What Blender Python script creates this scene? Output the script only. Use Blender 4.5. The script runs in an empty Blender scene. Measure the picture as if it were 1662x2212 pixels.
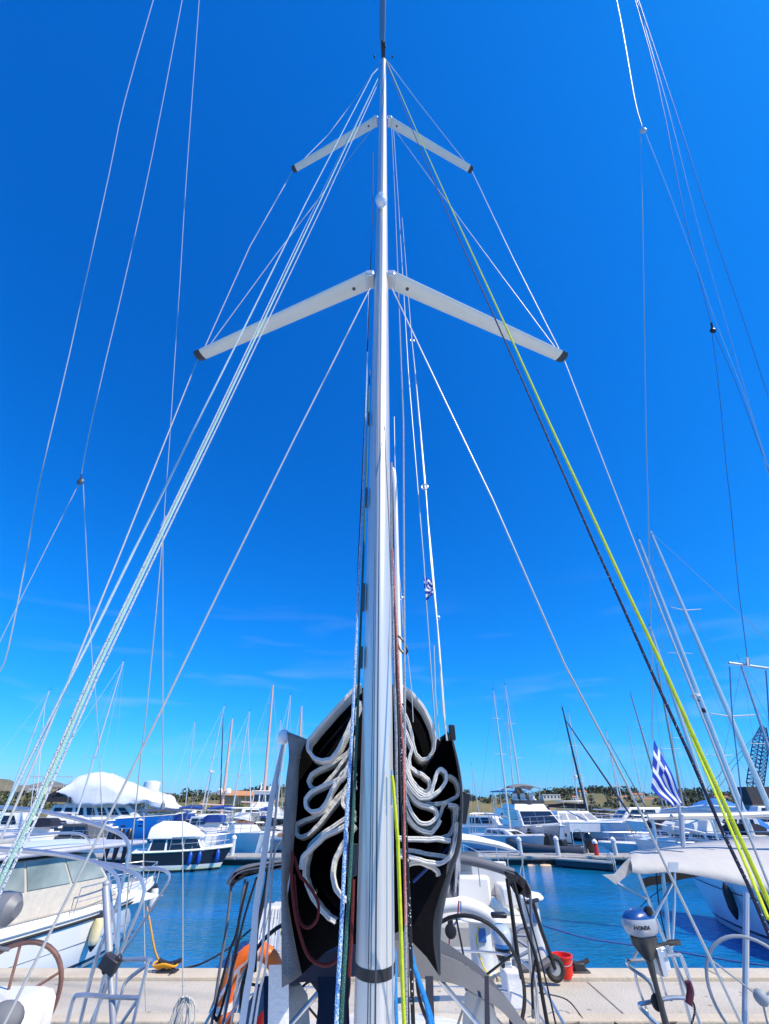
import bpy, bmesh, math, random
from mathutils import Vector, Matrix, noise
random.seed(7)
R = math.radians
sc = bpy.context.scene
col = sc.collection
# ---------------------------------------------------------------- camera
TH = R(35.3); F = 889.0; H = 3.4
cam = bpy.data.objects.new('camera', bpy.data.cameras.new('camera'))
col.objects.link(cam); sc.camera = cam
cam.location = (0, 0, H); cam.rotation_euler = (R(90) + TH, 0, 0)
cam.data.sensor_fit = 'HORIZONTAL'; cam.data.sensor_width = 36; cam.data.lens = 36 * F / 1662
cam.data.clip_start = .05; cam.data.clip_end = 20000
# ---------------------------------------------------------------- world and sun
SUN_AZ, SUN_EL = 120.0, 50.0        # clockwise from the view direction (+Y)
w = bpy.data.worlds.new('World'); sc.world = w; w.use_nodes = True
nt = w.node_tree; nt.nodes.clear()
out = nt.nodes.new('ShaderNodeOutputWorld'); bg = nt.nodes.new('ShaderNodeBackground')
sky = nt.nodes.new('ShaderNodeTexSky'); sky.sky_type = 'NISHITA'; sky.sun_disc = False
sky.sun_elevation = R(SUN_EL); sky.sun_rotation = R(SUN_AZ)
sky.air_density = 1.0; sky.dust_density = 0.35; sky.ozone_density = 3.0; sky.altitude = 50
sep = nt.nodes.new('ShaderNodeSeparateColor'); cmb = nt.nodes.new('ShaderNodeCombineColor'); nt.links.new(sky.outputs[0], sep.inputs[0])
for ch, pw, gain in (('Red', 2.7, .0125), ('Green', .98, .8), ('Blue', .75, 2.4)):      # a deeper, more saturated blue than the plain model
    p_ = nt.nodes.new('ShaderNodeMath'); p_.operation = 'POWER'; p_.inputs[1].default_value = pw; nt.links.new(sep.outputs[ch], p_.inputs[0])
    g_ = nt.nodes.new('ShaderNodeMath'); g_.operation = 'MULTIPLY'; g_.inputs[1].default_value = gain; nt.links.new(p_.outputs[0], g_.inputs[0]); nt.links.new(g_.outputs[0], cmb.inputs[ch])
# faint wisps of high cloud low over the horizon
tcw = nt.nodes.new('ShaderNodeTexCoord'); mpw = nt.nodes.new('ShaderNodeMapping'); mpw.inputs['Scale'].default_value = (1.6, 1.6, 11); nt.links.new(tcw.outputs['Generated'], mpw.inputs[0])
nzw = nt.nodes.new('ShaderNodeTexNoise'); nzw.inputs['Scale'].default_value = 2.2; nzw.inputs['Detail'].default_value = 7; nzw.inputs['Distortion'].default_value = .5; nt.links.new(mpw.outputs[0], nzw.inputs['Vector'])
rw = nt.nodes.new('ShaderNodeValToRGB'); rw.color_ramp.elements[0].position = .54; rw.color_ramp.elements[1].position = .78; nt.links.new(nzw.outputs['Fac'], rw.inputs[0])
sx_ = nt.nodes.new('ShaderNodeSeparateXYZ'); nt.links.new(tcw.outputs['Generated'], sx_.inputs[0])
rz_ = nt.nodes.new('ShaderNodeValToRGB'); rz_.color_ramp.elements[0].position = .02; rz_.color_ramp.elements[0].color = (.2, .2, .2, 1); rz_.color_ramp.elements[1].position = .42; rz_.color_ramp.elements[1].color = (0, 0, 0, 1)
ez = rz_.color_ramp.elements.new(.12); ez.color = (.22, .22, .22, 1); nt.links.new(sx_.outputs['Z'], rz_.inputs[0])
mw_ = nt.nodes.new('ShaderNodeMath'); mw_.operation = 'MULTIPLY'; nt.links.new(rw.outputs[0], mw_.inputs[0]); nt.links.new(rz_.outputs[0], mw_.inputs[1])
mxw = nt.nodes.new('ShaderNodeMixRGB'); mxw.inputs[2].default_value = (4.6, 5.6, 7.2, 1); nt.links.new(mw_.outputs[0], mxw.inputs[0]); nt.links.new(cmb.outputs[0], mxw.inputs[1])
nt.links.new(mxw.outputs[0], bg.inputs[0]); nt.links.new(bg.outputs[0], out.inputs[0])
bg.inputs[1].default_value = 0.115
sl = bpy.data.lights.new('sun', 'SUN'); sl.energy = 5.0; sl.angle = R(.53); sl.color = (1, .89, .7)
so = bpy.data.objects.new('sun', sl); col.objects.link(so)
sd = Vector((math.sin(R(SUN_AZ)) * math.cos(R(SUN_EL)), math.cos(R(SUN_AZ)) * math.cos(R(SUN_EL)), math.sin(R(SUN_EL))))
so.rotation_euler = sd.to_track_quat('Z', 'Y').to_euler()
sc.view_settings.view_transform = 'Standard'; sc.view_settings.look = 'None'
sc.view_settings.gamma = 1; sc.view_settings.exposure = 0.26
# ---------------------------------------------------------------- helpers
def P(px, py, Y=None, z=None, dep=None):
    """the world point a ray through a photo point meets at a forward distance, a height or a depth"""
    a = (px - 831) / F; b = (1106 - py) / F
    d = Vector((a, math.cos(TH) - b * math.sin(TH), math.sin(TH) + b * math.cos(TH)))
    if Y is not None: t = Y / d.y
    elif z is not None: t = (z - H) / d.z
    else: t = dep
    return Vector((0, 0, H)) + d * t
def line(pts, d0, d1):
    """a nearly straight line: photo points with depths running from d0 to d1"""
    L = [0]
    for a, b in zip(pts, pts[1:]): L.append(L[-1] + math.hypot(b[0] - a[0], b[1] - a[1]))
    return [P(p[0], p[1], dep=1 / ((1 / d0) * (1 - l / L[-1]) + (1 / d1) * (l / L[-1]))) for p, l in zip(pts, L)]
def smooth(pts, k=5):
    o = []; n = len(pts); pts = [Vector(p) for p in pts]
    for i in range(n - 1):
        p0, p1, p2, p3 = pts[max(i - 1, 0)], pts[i], pts[i + 1], pts[min(i + 2, n - 1)]
        for j in range(k):
            t = j / k
            o.append(.5 * ((2 * p1) + (p2 - p0) * t + (2 * p0 - 5 * p1 + 4 * p2 - p3) * t * t + (3 * p1 - p0 - 3 * p2 + p3) * t ** 3))
    o.append(pts[-1]); return o
MATS = {}
def mat(name, c, rough=.5, metal=0., var=.08, scale=6., bump=0., bscale=40., trans=0., alpha=1., spec=None, coat=0., stretch=(1, 1, 1), c2=None, spots=None, emit=None):
    if name in MATS: return MATS[name]
    m = bpy.data.materials.new(name); m.use_nodes = True; n = m.node_tree; b = n.nodes['Principled BSDF']
    tc = n.nodes.new('ShaderNodeTexCoord'); mp = n.nodes.new('ShaderNodeMapping'); mp.inputs['Scale'].default_value = stretch
    n.links.new(tc.outputs['Object'], mp.inputs[0])
    nz = n.nodes.new('ShaderNodeTexNoise'); nz.inputs['Scale'].default_value = scale; nz.inputs['Detail'].default_value = 5
    n.links.new(mp.outputs[0], nz.inputs['Vector'])
    rp = n.nodes.new('ShaderNodeValToRGB')
    lo = [max(0, x * (1 - var)) for x in c]; hi = [min(1, x * (1 + var)) for x in c]
    if c2: lo = c; hi = c2
    rp.color_ramp.elements[0].position = .3; rp.color_ramp.elements[1].position = .7
    rp.color_ramp.elements[0].color = (*lo, 1); rp.color_ramp.elements[1].color = (*hi, 1)
    n.links.new(nz.outputs['Fac'], rp.inputs[0]); src = rp.outputs[0]
    if spots:                                   # flecks woven into a rope: (colour, scale, threshold)
        sc_, ss, th = spots
        v = n.nodes.new('ShaderNodeTexVoronoi'); v.inputs['Scale'].default_value = ss; n.links.new(mp.outputs[0], v.inputs['Vector'])
        r2 = n.nodes.new('ShaderNodeValToRGB'); r2.color_ramp.interpolation = 'CONSTANT'
        r2.color_ramp.elements[0].color = (1, 1, 1, 1); r2.color_ramp.elements[1].color = (0, 0, 0, 1); r2.color_ramp.elements[1].position = th
        n.links.new(v.outputs['Distance'], r2.inputs[0])
        mx = n.nodes.new('ShaderNodeMixRGB'); mx.inputs[2].default_value = (*sc_, 1)
        n.links.new(r2.outputs[0], mx.inputs[0]); n.links.new(src, mx.inputs[1]); src = mx.outputs[0]
    n.links.new(src, b.inputs['Base Color'])
    b.inputs['Roughness'].default_value = rough; b.inputs['Metallic'].default_value = metal
    b.inputs['Transmission Weight'].default_value = trans; b.inputs['Alpha'].default_value = alpha
    b.inputs['Coat Weight'].default_value = coat; b.inputs['Coat Roughness'].default_value = .08
    if spec is not None: b.inputs['Specular IOR Level'].default_value = spec
    if bump:
        n2 = n.nodes.new('ShaderNodeTexNoise'); n2.inputs['Scale'].default_value = bscale; n2.inputs['Detail'].default_value = 4
        n.links.new(mp.outputs[0], n2.inputs['Vector'])
        bp = n.nodes.new('ShaderNodeBump'); bp.inputs['Strength'].default_value = min(1, bump); bp.inputs['Distance'].default_value = .02
        n.links.new(n2.outputs['Fac'], bp.inputs['Height']); n.links.new(bp.outputs[0], b.inputs['Normal'])
    MATS[name] = m; return m
def hullmat(name, c, bands, rough=.25):
    """painted hull: bands of (z_top, colour) from the bottom up, then the topside colour c"""
    if name in MATS: return MATS[name]
    m = mat(name, c, rough, coat=.35, var=.03, scale=1.5); n = m.node_tree; b = n.nodes['Principled BSDF']
    src = b.inputs['Base Color'].links[0].from_socket
    tc = n.nodes.new('ShaderNodeTexCoord'); sp = n.nodes.new('ShaderNodeSeparateXYZ'); n.links.new(tc.outputs['Object'], sp.inputs[0])
    for zt, cc in reversed(bands):
        lt = n.nodes.new('ShaderNodeMath'); lt.operation = 'LESS_THAN'; lt.inputs[1].default_value = zt
        n.links.new(sp.outputs['Z'], lt.inputs[0])
        mx = n.nodes.new('ShaderNodeMixRGB'); mx.inputs[2].default_value = (*cc, 1)
        n.links.new(lt.outputs[0], mx.inputs[0]); n.links.new(src, mx.inputs[1]); src = mx.outputs[0]
    n.links.new(src, b.inputs['Base Color']); return m
PM = {}
def T(name, label, cat, loc=(0, 0, 0), rz=0., group=None, scale=1.):
    o = bpy.data.objects.new(name, None); col.objects.link(o); o.empty_display_size = .2
    o.location = loc; o.rotation_euler = (0, 0, rz); o.scale = (scale,) * 3
    o['label'] = label; o['category'] = cat
    if group: o['group'] = group
    PM[o.name] = Matrix.Translation(Vector(loc)) @ Matrix.Rotation(rz, 4, 'Z') @ Matrix.Scale(scale, 4)
    return o
class MB:
    def __init__(s): s.v = []; s.f = []; s.m = []
    def add(s, vs, fs, mi=0):
        k = len(s.v); s.v += [Vector(v) for v in vs]; s.f += [[i + k for i in f] for f in fs]; s.m += [mi] * len(fs); return s
    def box(s, c, d, rz=0, mi=0, ry=0, rx=0):
        c = Vector(c); M = Matrix.Rotation(rz, 3, 'Z') @ Matrix.Rotation(ry, 3, 'Y') @ Matrix.Rotation(rx, 3, 'X')
        vs = [c + M @ Vector((x * d[0] / 2, y * d[1] / 2, z * d[2] / 2)) for x in (-1, 1) for y in (-1, 1) for z in (-1, 1)]
        return s.add(vs, [(0, 1, 3, 2), (4, 6, 7, 5), (0, 4, 5, 1), (2, 3, 7, 6), (0, 2, 6, 4), (1, 5, 7, 3)], mi)
    def tube(s, pts, r, n=8, mi=0, r2=None, cap=True):
        pts = [Vector(p) for p in pts]; N = len(pts); vs = []; fs = []; u = None
        for i, p in enumerate(pts):
            t = (pts[min(i + 1, N - 1)] - pts[max(i - 1, 0)])
            t = t.normalized() if t.length > 1e-9 else Vector((0, 0, 1))
            if u is None:
                u = t.cross(Vector((0, 0, 1)) if abs(t.z) < .9 else Vector((1, 0, 0))).normalized()
            else:
                u = (u - t * u.dot(t)); u = u.normalized() if u.length > 1e-6 else t.orthogonal().normalized()
            v = t.cross(u); rr = (r if r2 is None else r + (r2 - r) * i / max(1, N - 1))
            if isinstance(r, (list, tuple)): rr = r[i]
            vs += [p + (u * math.cos(a) + v * math.sin(a)) * rr for a in [2 * math.pi * j / n for j in range(n)]]
        for i in range(N - 1):
            for j in range(n): fs.append((i * n + j, i * n + (j + 1) % n, (i + 1) * n + (j + 1) % n, (i + 1) * n + j))
        if cap: fs.append(tuple(range(n))[::-1]); fs.append(tuple((N - 1) * n + j for j in range(n)))
        return s.add(vs, fs, mi)
    def lathe(s, prof, c=(0, 0, 0), n=16, mi=0, axis='Z', M=None):
        vs = []; fs = []; c = Vector(c)
        for r, z in prof:
            for j in range(n):
                a = 2 * math.pi * j / n; q = Vector((r * math.cos(a), r * math.sin(a), z))
                if axis == 'X': q = Vector((q.z, q.x, q.y))
                if axis == 'Y': q = Vector((q.x, q.z, q.y))
                if M is not None: q = M @ q
                vs.append(c + q)
        for i in range(len(prof) - 1):
            for j in range(n): fs.append((i * n + j, i * n + (j + 1) % n, (i + 1) * n + (j + 1) % n, (i + 1) * n + j))
        fs.append(tuple(range(n))[::-1]); fs.append(tuple((len(prof) - 1) * n + j for j in range(n)))
        return s.add(vs, fs, mi)
    def ell(s, c, r, n=12, mi=0, M=None):
        return s.lathe([(math.sin(math.pi * (i + .02) / (n + .04)) , -math.cos(math.pi * (i + .02) / (n + .04))) for i in range(n + 1)], c, n + 4, mi,
                       M=(M or Matrix.Identity(3)) @ Matrix.Diagonal(Vector(r)))
    def loft(s, secs, mi=0, closed=True, caps=True, flip=False):
        n = len(secs[0]); vs = [Vector(p) for q in secs for p in q]; fs = []
        for i in range(len(secs) - 1):
            for j in range(n if closed else n - 1):
                f = (i * n + j, i * n + (j + 1) % n, (i + 1) * n + (j + 1) % n, (i + 1) * n + j)
                fs.append(f[::-1] if flip else f)
        if caps and closed: fs.append(tuple(range(n))[::-1]); fs.append(tuple((len(secs) - 1) * n + j for j in range(n)))
        return s.add(vs, fs, mi)
    def prism(s, poly, off, mi=0):
        """a flat outline given as 3-D points, pushed along off to real thickness"""
        off = Vector(off); return s.loft([[Vector(p) for p in poly], [Vector(p) + off for p in poly]], mi)
    def tri(s, poly, mi=0):
        """fill any flat outline by ear clipping through bmesh, as a sheet"""
        from mathutils.geometry import tessellate_polygon
        t = tessellate_polygon([[Vector(p) for p in poly]]); return s.add(poly, [tuple(f) for f in t], mi)
    def solid(s, poly, off, mi=0):
        from mathutils.geometry import tessellate_polygon
        off = Vector(off); a = [Vector(p) for p in poly]; n = len(a)
        t = [tuple(f) for f in tessellate_polygon([a])]
        fs = t + [tuple(i + n for i in f) for f in t] + [(i, (i + 1) % n, (i + 1) % n + n, i + n) for i in range(n)]
        return s.add(a + [p + off for p in a], fs, mi)
    def build(s, name, m, parent=None, world=False, smooth=True, bevel=0., label=None, cat=None, group=None, kind=None, sub=0, shift=None):
        me = bpy.data.meshes.new(name); vs = s.v
        if parent is not None and world:
            q = parent
            while q.parent is not None: q = q.parent
            I = PM[q.name].inverted(); vs = [I @ v for v in vs]
        o = bpy.data.objects.new(name, me); base = Vector((0, 0, 0))
        if parent is None and kind is None and world is False and shift is None and vs:
            base = Vector((sum(v.x for v in vs) / len(vs), sum(v.y for v in vs) / len(vs), min(v.z for v in vs)))
            vs = [v - base for v in vs]
        me.from_pydata([tuple(v) for v in vs], [], s.f)
        bm = bmesh.new(); bm.from_mesh(me); bmesh.ops.recalc_face_normals(bm, faces=bm.faces); bm.to_mesh(me); bm.free()
        for q in (m if isinstance(m, (list, tuple)) else [m]): me.materials.append(q)
        if isinstance(m, (list, tuple)): me.polygons.foreach_set('material_index', s.m)
        if smooth:
            me.polygons.foreach_set('use_smooth', [True] * len(me.polygons))
            try: me.set_sharp_from_angle(angle=R(38))
            except Exception: pass
        col.objects.link(o); o.location = base
        if parent is not None: o.parent = parent
        if bevel:
            b = o.modifiers.new('bevel', 'BEVEL'); b.width = bevel; b.segments = 2; b.limit_method = 'ANGLE'; b.angle_limit = R(40)
        if sub: q = o.modifiers.new('sub', 'SUBSURF'); q.levels = sub; q.render_levels = sub
        if label: o['label'] = label
        if cat: o['category'] = cat
        if group: o['group'] = group
        if kind: o['kind'] = kind
        return o
def one(mb, name, m, label, cat, group=None, **k): return mb.build(name, m, None, label=label, cat=cat, group=group, **k)
# ---------------------------------------------------------------- materials
STEEL = mat('polished_steel', (.6, .61, .62), .3, .8, scale=9)
WIRE = mat('rigging_wire', (.5, .5, .47), .45, .3, scale=30)
ALU = mat('anodised_aluminium', (.72, .7, .65), .33, .5, var=.03, scale=2, stretch=(6, 6, .4))
ALUD = mat('dark_seam', (.06, .07, .09), .5)
GEL = mat('white_gelcoat', (.8, .78, .73), .28, coat=.3, var=.03, scale=1.3)
CREAM = mat('cream_gelcoat', (.74, .71, .62), .35, coat=.2, var=.04, scale=1.5)
GLASS = mat('dark_glass', (.012, .016, .022), .06, coat=.6, var=.3)
BLACK = mat('black_plastic', (.012, .012, .014), .42, bump=.1)
RUB = mat('black_rubber', (.02, .02, .022), .7, bump=.15)
CANV = mat('grey_canvas', (.075, .08, .09), .85, var=.12, scale=8, bump=.5, bscale=220)
CANVD = mat('charcoal_canvas', (.045, .05, .06), .85, var=.2, scale=6, bump=.5, bscale=220)
NAVY = mat('navy_canvas', (.012, .016, .035), .8, var=.2, scale=7, bump=.4, bscale=200)
CANVW = mat('pale_canvas', (.66, .66, .67), .8, var=.05, scale=3, bump=.35, bscale=120)
WHITEC = mat('white_canvas', (.78, .78, .77), .75, var=.04, scale=4, bump=.3, bscale=60)
TAPE = mat('white_sail_tape', (.66, .655, .63), .75, var=.05, scale=3, bump=.5, bscale=40)
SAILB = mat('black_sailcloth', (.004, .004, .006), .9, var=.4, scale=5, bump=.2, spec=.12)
STAY = mat('stay_grey', (.42, .43, .44), .5)
SPRW = mat('far_spreader', (.5, .52, .55), .6)
CONC = mat('quay_concrete', (.4, .36, .29), .85, scale=.7, c2=(.56, .52, .45), bump=.6, bscale=24, spots=((.3, .27, .22), 3.1, .11))
CONCD = mat('kerb_concrete', (.5, .43, .33), .85, scale=2.2, c2=(.6, .53, .42), bump=.5, bscale=20)
ORANGE = mat('orange_plastic', (.9, .16, .01), .4)
REDM = mat('red_plastic', (.75, .02, .01), .35, var=.12)
WOOD = mat('varnished_wood', (.3, .15, .06), .35, c2=(.42, .22, .09), scale=3, stretch=(1, 1, 8))
PINK = mat('pink_buff_paint', (.62, .4, .32), .4, var=.05)
BLUEC = mat('blue_cover', (.015, .16, .5), .7, var=.15, scale=2, bump=.4, bscale=6)
# ================================================================= the setting
def water_mat():
    m = bpy.data.materials.new('harbour_water'); m.use_nodes = True; n = m.node_tree; b = n.nodes['Principled BSDF']
    b.inputs['Base Color'].default_value = (.004, .17, .38, 1); b.inputs['Roughness'].default_value = .06
    b.inputs['IOR'].default_value = 1.33
    tc = n.nodes.new('ShaderNodeTexCoord')
    mp = n.nodes.new('ShaderNodeMapping'); mp.inputs['Scale'].default_value = (1, 1.5, 1); n.links.new(tc.outputs['Object'], mp.inputs[0])
    a = n.nodes.new('ShaderNodeTexNoise'); a.inputs['Scale'].default_value = 3.2; a.inputs['Detail'].default_value = 5; a.inputs['Distortion'].default_value = .4
    c = n.nodes.new('ShaderNodeTexNoise'); c.inputs['Scale'].default_value = .35; c.inputs['Detail'].default_value = 2
    n.links.new(mp.outputs[0], a.inputs['Vector']); n.links.new(mp.outputs[0], c.inputs['Vector'])
    ad = n.nodes.new('ShaderNodeMath'); ad.operation = 'MULTIPLY_ADD'; ad.inputs[1].default_value = 1.2
    n.links.new(c.outputs['Fac'], ad.inputs[0]); n.links.new(a.outputs['Fac'], ad.inputs[2])
    bp = n.nodes.new('ShaderNodeBump'); bp.inputs['Strength'].default_value = 1.; bp.inputs['Distance'].default_value = .085
    n.links.new(ad.outputs[0], bp.inputs['Height']); n.links.new(bp.outputs[0], b.inputs['Normal'])
    v = n.nodes.new('ShaderNodeTexNoise'); v.inputs['Scale'].default_value = .12; v.inputs['Detail'].default_value = 3; n.links.new(mp.outputs[0], v.inputs['Vector'])
    r = n.nodes.new('ShaderNodeValToRGB'); r.color_ramp.elements[0].position = .36; r.color_ramp.elements[0].color = (.003, .13, .25, 1); r.color_ramp.elements[1].position = .6; r.color_ramp.elements[1].color = (.002, .17, .46, 1)
    n.links.new(v.outputs['Fac'], r.inputs[0]); n.links.new(r.outputs[0], b.inputs['Base Color'])
    return m
one(MB().add([(-3000, -300, 0), (3000, -300, 0), (3000, 4200, 0), (-3000, 4200, 0)], [(0, 1, 2, 3)]), 'harbour_water', water_mat(), None, None, kind='structure', smooth=False)
QZ = .9
q = MB()
for i in range(-9, 10): q.box((i * 4.8 + 1.1, 9.75, QZ - .55 + .003 * (i % 3)), (4.785, 1.53, 1.06))
q.box((0, 9.75, QZ - .62), (90, 1.5, 1.06)); q.build('quay', CONC, kind='structure', smooth=False, bevel=.015)
q = MB()
for i in range(-11, 12):
    q.box((i * 3.9, 10.75, QZ - .52), (3.885, .46, 1.12))
    q.box((i * 3.9, 8.86, QZ - .52), (3.885, .24, 1.12))
q.build('quay_kerb', CONCD, kind='structure', smooth=False, bevel=.02)
# the far pontoon
q = MB(); PW = mat('pontoon_deck', (.3, .29, .27), .8, c2=(.42, .41, .38), scale=2, bump=.3)
for i in range(-8, 9):
    q.box((i * 8.03, 37.2, .38), (8, 2.2, .2))
for i in range(-8, 9): 
    for k in range(4): q.box((i * 8.03 - 3 + k * 2, 36.09, .4), (1.9, .06, .12))
q.build('pontoon', PW, kind='structure', smooth=False, bevel=.02)
q = MB()
for i in range(-8, 9): q.box((i * 8.03, 37.2, .1), (7.2, 1.9, .34))
q.build('pontoon_float', mat('pontoon_float', (.03, .03, .03), .8), kind='structure', smooth=False)
def ground_px(px, Y): return P(px, 1735, Y=Y).x
def ter(name, prof, y0, y1, y2, m, zb=-.3, jit=.25, nx=260, ny=26, frac=1., x0=None, x1=None, seed=0):
    """rolling land whose skyline follows the photo: prof is (px, py) at distance y1"""
    X0, X1 = x0 or P(prof[0][0], 1735, Y=y1).x, x1 or P(prof[-1][0], 1735, Y=y1).x
    hs = [(P(a, b, Y=y1).x, P(a, b, Y=y1).z) for a, b in prof]
    def top(x):
        if x <= hs[0][0]: return hs[0][1]
        for (xa, za), (xb, zb_) in zip(hs, hs[1:]):
            if x <= xb: t = (x - xa) / (xb - xa); t = t * t * (3 - 2 * t); return za + (zb_ - za) * t
        return hs[-1][1]
    vs = []; 
    for j in range(ny + 1):
        v = j / ny; y = y0 + (y2 - y0) * v; e = (y - y0) / (y1 - y0)
        for i in range(nx + 1):
            x = X0 + (X1 - X0) * i / nx
            s = (1 - math.cos(math.pi * min(1, e))) / 2 if e <= 1 else 1 - .5 * (y - y1) / (y2 - y1)
            h = top(x * (y1 / y) if y > y1 else x) * s
            h += jit * noise.noise((x * .05 + seed, y * .05, 0)) * min(1, e * 3) * (h * .12 + .6)
            vs.append((x * (.55 + .45 * y / y1) if True else x, y, zb + max(0, h) * 1.0 - zb * s))
    fs = [(j * (nx + 1) + i, j * (nx + 1) + i + 1, (j + 1) * (nx + 1) + i + 1, (j + 1) * (nx + 1) + i) for j in range(ny) for i in range(nx)]
    MB().add(vs, fs).build(name, m, kind='structure')
    def hgt(x, y):
        e = (y - y0) / (y1 - y0); xx = x / (.55 + .45 * y / y1)
        s = (1 - math.cos(math.pi * min(1, e))) / 2
        h = top(xx) * s; h += jit * noise.noise((xx * .05 + seed, y * .05, 0)) * min(1, e * 3) * (h * .12 + .6)
        return zb + max(0, h) - zb * s
    return hgt
GRASS = mat('dry_grass_land', (.2, .15, .055), .95, c2=(.12, .13, .04), scale=.045, bump=.4, bscale=.6)
HILLG = mat('scrub_hill', (.1, .1, .05), .95, c2=(.2, .17, .1), scale=.02, bump=.6, bscale=.2)
MTN = mat('far_mountain', (.13, .12, .1), .95, c2=(.22, .19, .15), scale=.006, bump=.6, bscale=.03)
PROF = [(-300, 1718), (0, 1716), (120, 1716), (250, 1728), (360, 1731), (410, 1727), (430, 1721), (520, 1720), (600, 1716), (700, 1716), (830, 1722), (980, 1717), (1000, 1719), (1030, 1728),
        (1060, 1724), (1090, 1721), (1120, 1728), (1180, 1724), (1225, 1719), (1260, 1714), (1330, 1717), (1365, 1722), (1400, 1720), (1480, 1722), (1540, 1719), (1600, 1712), (1662, 1710), (2000, 1706)]
land_h = ter('land', PROF, 112, 250, 420, GRASS)
far_h = ter('hills', [(-600, 1690), (-200, 1684), (0, 1683), (25, 1684), (45, 1696), (80, 1712), (150, 1720), (300, 1722), (600, 1722), (1100, 1724), (1700, 1718), (2200, 1715)], 450, 900, 1300, HILLG, zb=-2, seed=5)
ter('mountain', [(-800, 1705), (-200, 1700), (60, 1697), (100, 1700), (123, 1688), (150, 1696), (200, 1704), (330, 1709), (370, 1713), (400, 1722), (440, 1718), (500, 1708), (560, 1707), (600, 1712), (700, 1724), (1300, 1727), (2200, 1724)], 1600, 2600, 3400, MTN, zb=-3, nx=320, seed=9)
# scrub that covers the near slope: nobody could count it
def leafclump(mb, c, r, k=26, flat=.75, s=.22):
    for _ in range(k):
        d = Vector((random.gauss(0, 1), random.gauss(0, 1), random.gauss(0, .8))).normalized() * r * random.uniform(.55, 1.05)
        d.z *= flat; p = Vector(c) + d; a = Vector((random.uniform(-1, 1), random.uniform(-1, 1), random.uniform(-1, 1))).normalized()
        b = a.orthogonal().normalized(); q = a.cross(b); z = r * s * random.uniform(.6, 1.4)
        mb.add([p + b * z, p + q * z, p - b * z * .8, p - q * z], [(0, 1, 2, 3)], random.choice((0, 0, 1, 1, 2)))
LV = [mat('leaf_dark', (.025, .04, .014), .8), mat('leaf_mid', (.05, .068, .022), .8), mat('leaf_olive', (.1, .1, .04), .8)]
HX = [(1190, 215, 34), (1262, 225, 14), (1245, 205, 12), (1300, 222, 22), (1382, 228, 20), (1402, 200, 22), (1350, 205, 13), (1560, 210, 26), (1175, 150, 42), (660, 228, 14)]      # keep the ground in front of each house open
scr = MB()
for _ in range(2100):
    Y = random.uniform(125, 262); px = random.uniform(-80, 1800)
    x = P(px, 1735, Y=Y).x; zz = land_h(x, Y)
    if 980 < px < 1240 and Y < 190 and random.random() < .93: continue
    if zz < .5 or any(abs(px - a_) < w_ / 2 + 5 and Y < y_ + 2 and Y > y_ - 45 for a_, y_, w_ in HX): continue
    if noise.noise((x * .03, Y * .03, 4)) < -.16: continue
    leafclump(scr, (x, Y, zz + .4), random.uniform(.8, 1.5) * (1 + 1.3 * max(0, noise.noise((x * .05, Y * .05, 9)))), 24, .62, .27)
scr.build('hillside_scrub', LV, kind='stuff', smooth=False)
scr = MB()
for px, py in [(a + t * 12, b) for a, b in ((380, 1719), (600, 1712), (560, 1716), (1180, 1723), (1330, 1716), (1480, 1722), (1240, 1717)) for t in range(-2, 5)]:
    Y = 245; x = P(px, 1735, Y=Y).x; zz = land_h(x, Y)
    for _ in range(7): leafclump(scr, (x + random.uniform(-4, 4), Y + random.uniform(-5, 5), zz + random.uniform(.2, 2.2)), random.uniform(1.2, 2.6), 30, .8)
scr.build('hilltop_wood', LV, kind='stuff', smooth=False)
def tree(px, top, Y, kind, label):
    x = P(px, 1735, Y=Y).x; z0 = land_h(x, Y) - .2; zt = P(px, top, Y=Y).z; h = max(3, zt - z0)
    t = T('conifer_tree' if kind == 'c' else 'broadleaf_tree', label, 'tree', (x, Y, z0)); c = MB()
    if kind == 'c':
        for i in range(9):
            f = i / 8; leafclump(c, (0, 0, h * (.22 + .76 * f)), h * (.17 * (1 - f) + .035), 34, .5, .3)
    else:
        for i in range(11): leafclump(c, (random.gauss(0, h * .16), random.gauss(0, h * .16), h * random.uniform(.5, .9)), h * .2, 36, .8, .22)
    c.build('crown', LV, t, smooth=False)
    MB().tube([(0, 0, 0), (.05, 0, h * .5), (0, 0, h * .85)], h * .03, 7, r2=h * .012).build('trunk', mat('bark', (.09, .06, .04), .9), t)
tree(1232, 1709, 232, 'c', 'tall narrow conifer standing up from the skyline behind the grey catamaran')
tree(1285, 1713, 240, 'b', 'round topped tree among the white houses right of the tall narrow conifer')
tree(1125, 1724, 235, 'c', 'small pointed tree on the ridge above the dry grass field')
tree(1013, 1719, 228, 'b', 'small tree at the left end of the ridge right of the black sail bag')
tree(668, 1712, 236, 'b', 'dark tree behind the pink buff mast left of the black sail bag')
tree(426, 1716, 240, 'b', 'dark bushy tree on the ridge left of the white boat under canvas')
HW = mat('white_render', (.66, .64, .6), .8); HR = mat('clay_roof', (.4, .16, .09), .8, bump=.4, bscale=3); HS = mat('sand_render', (.5, .37, .22), .85); WIN = mat('house_window', (.03, .04, .05), .2)
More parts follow.
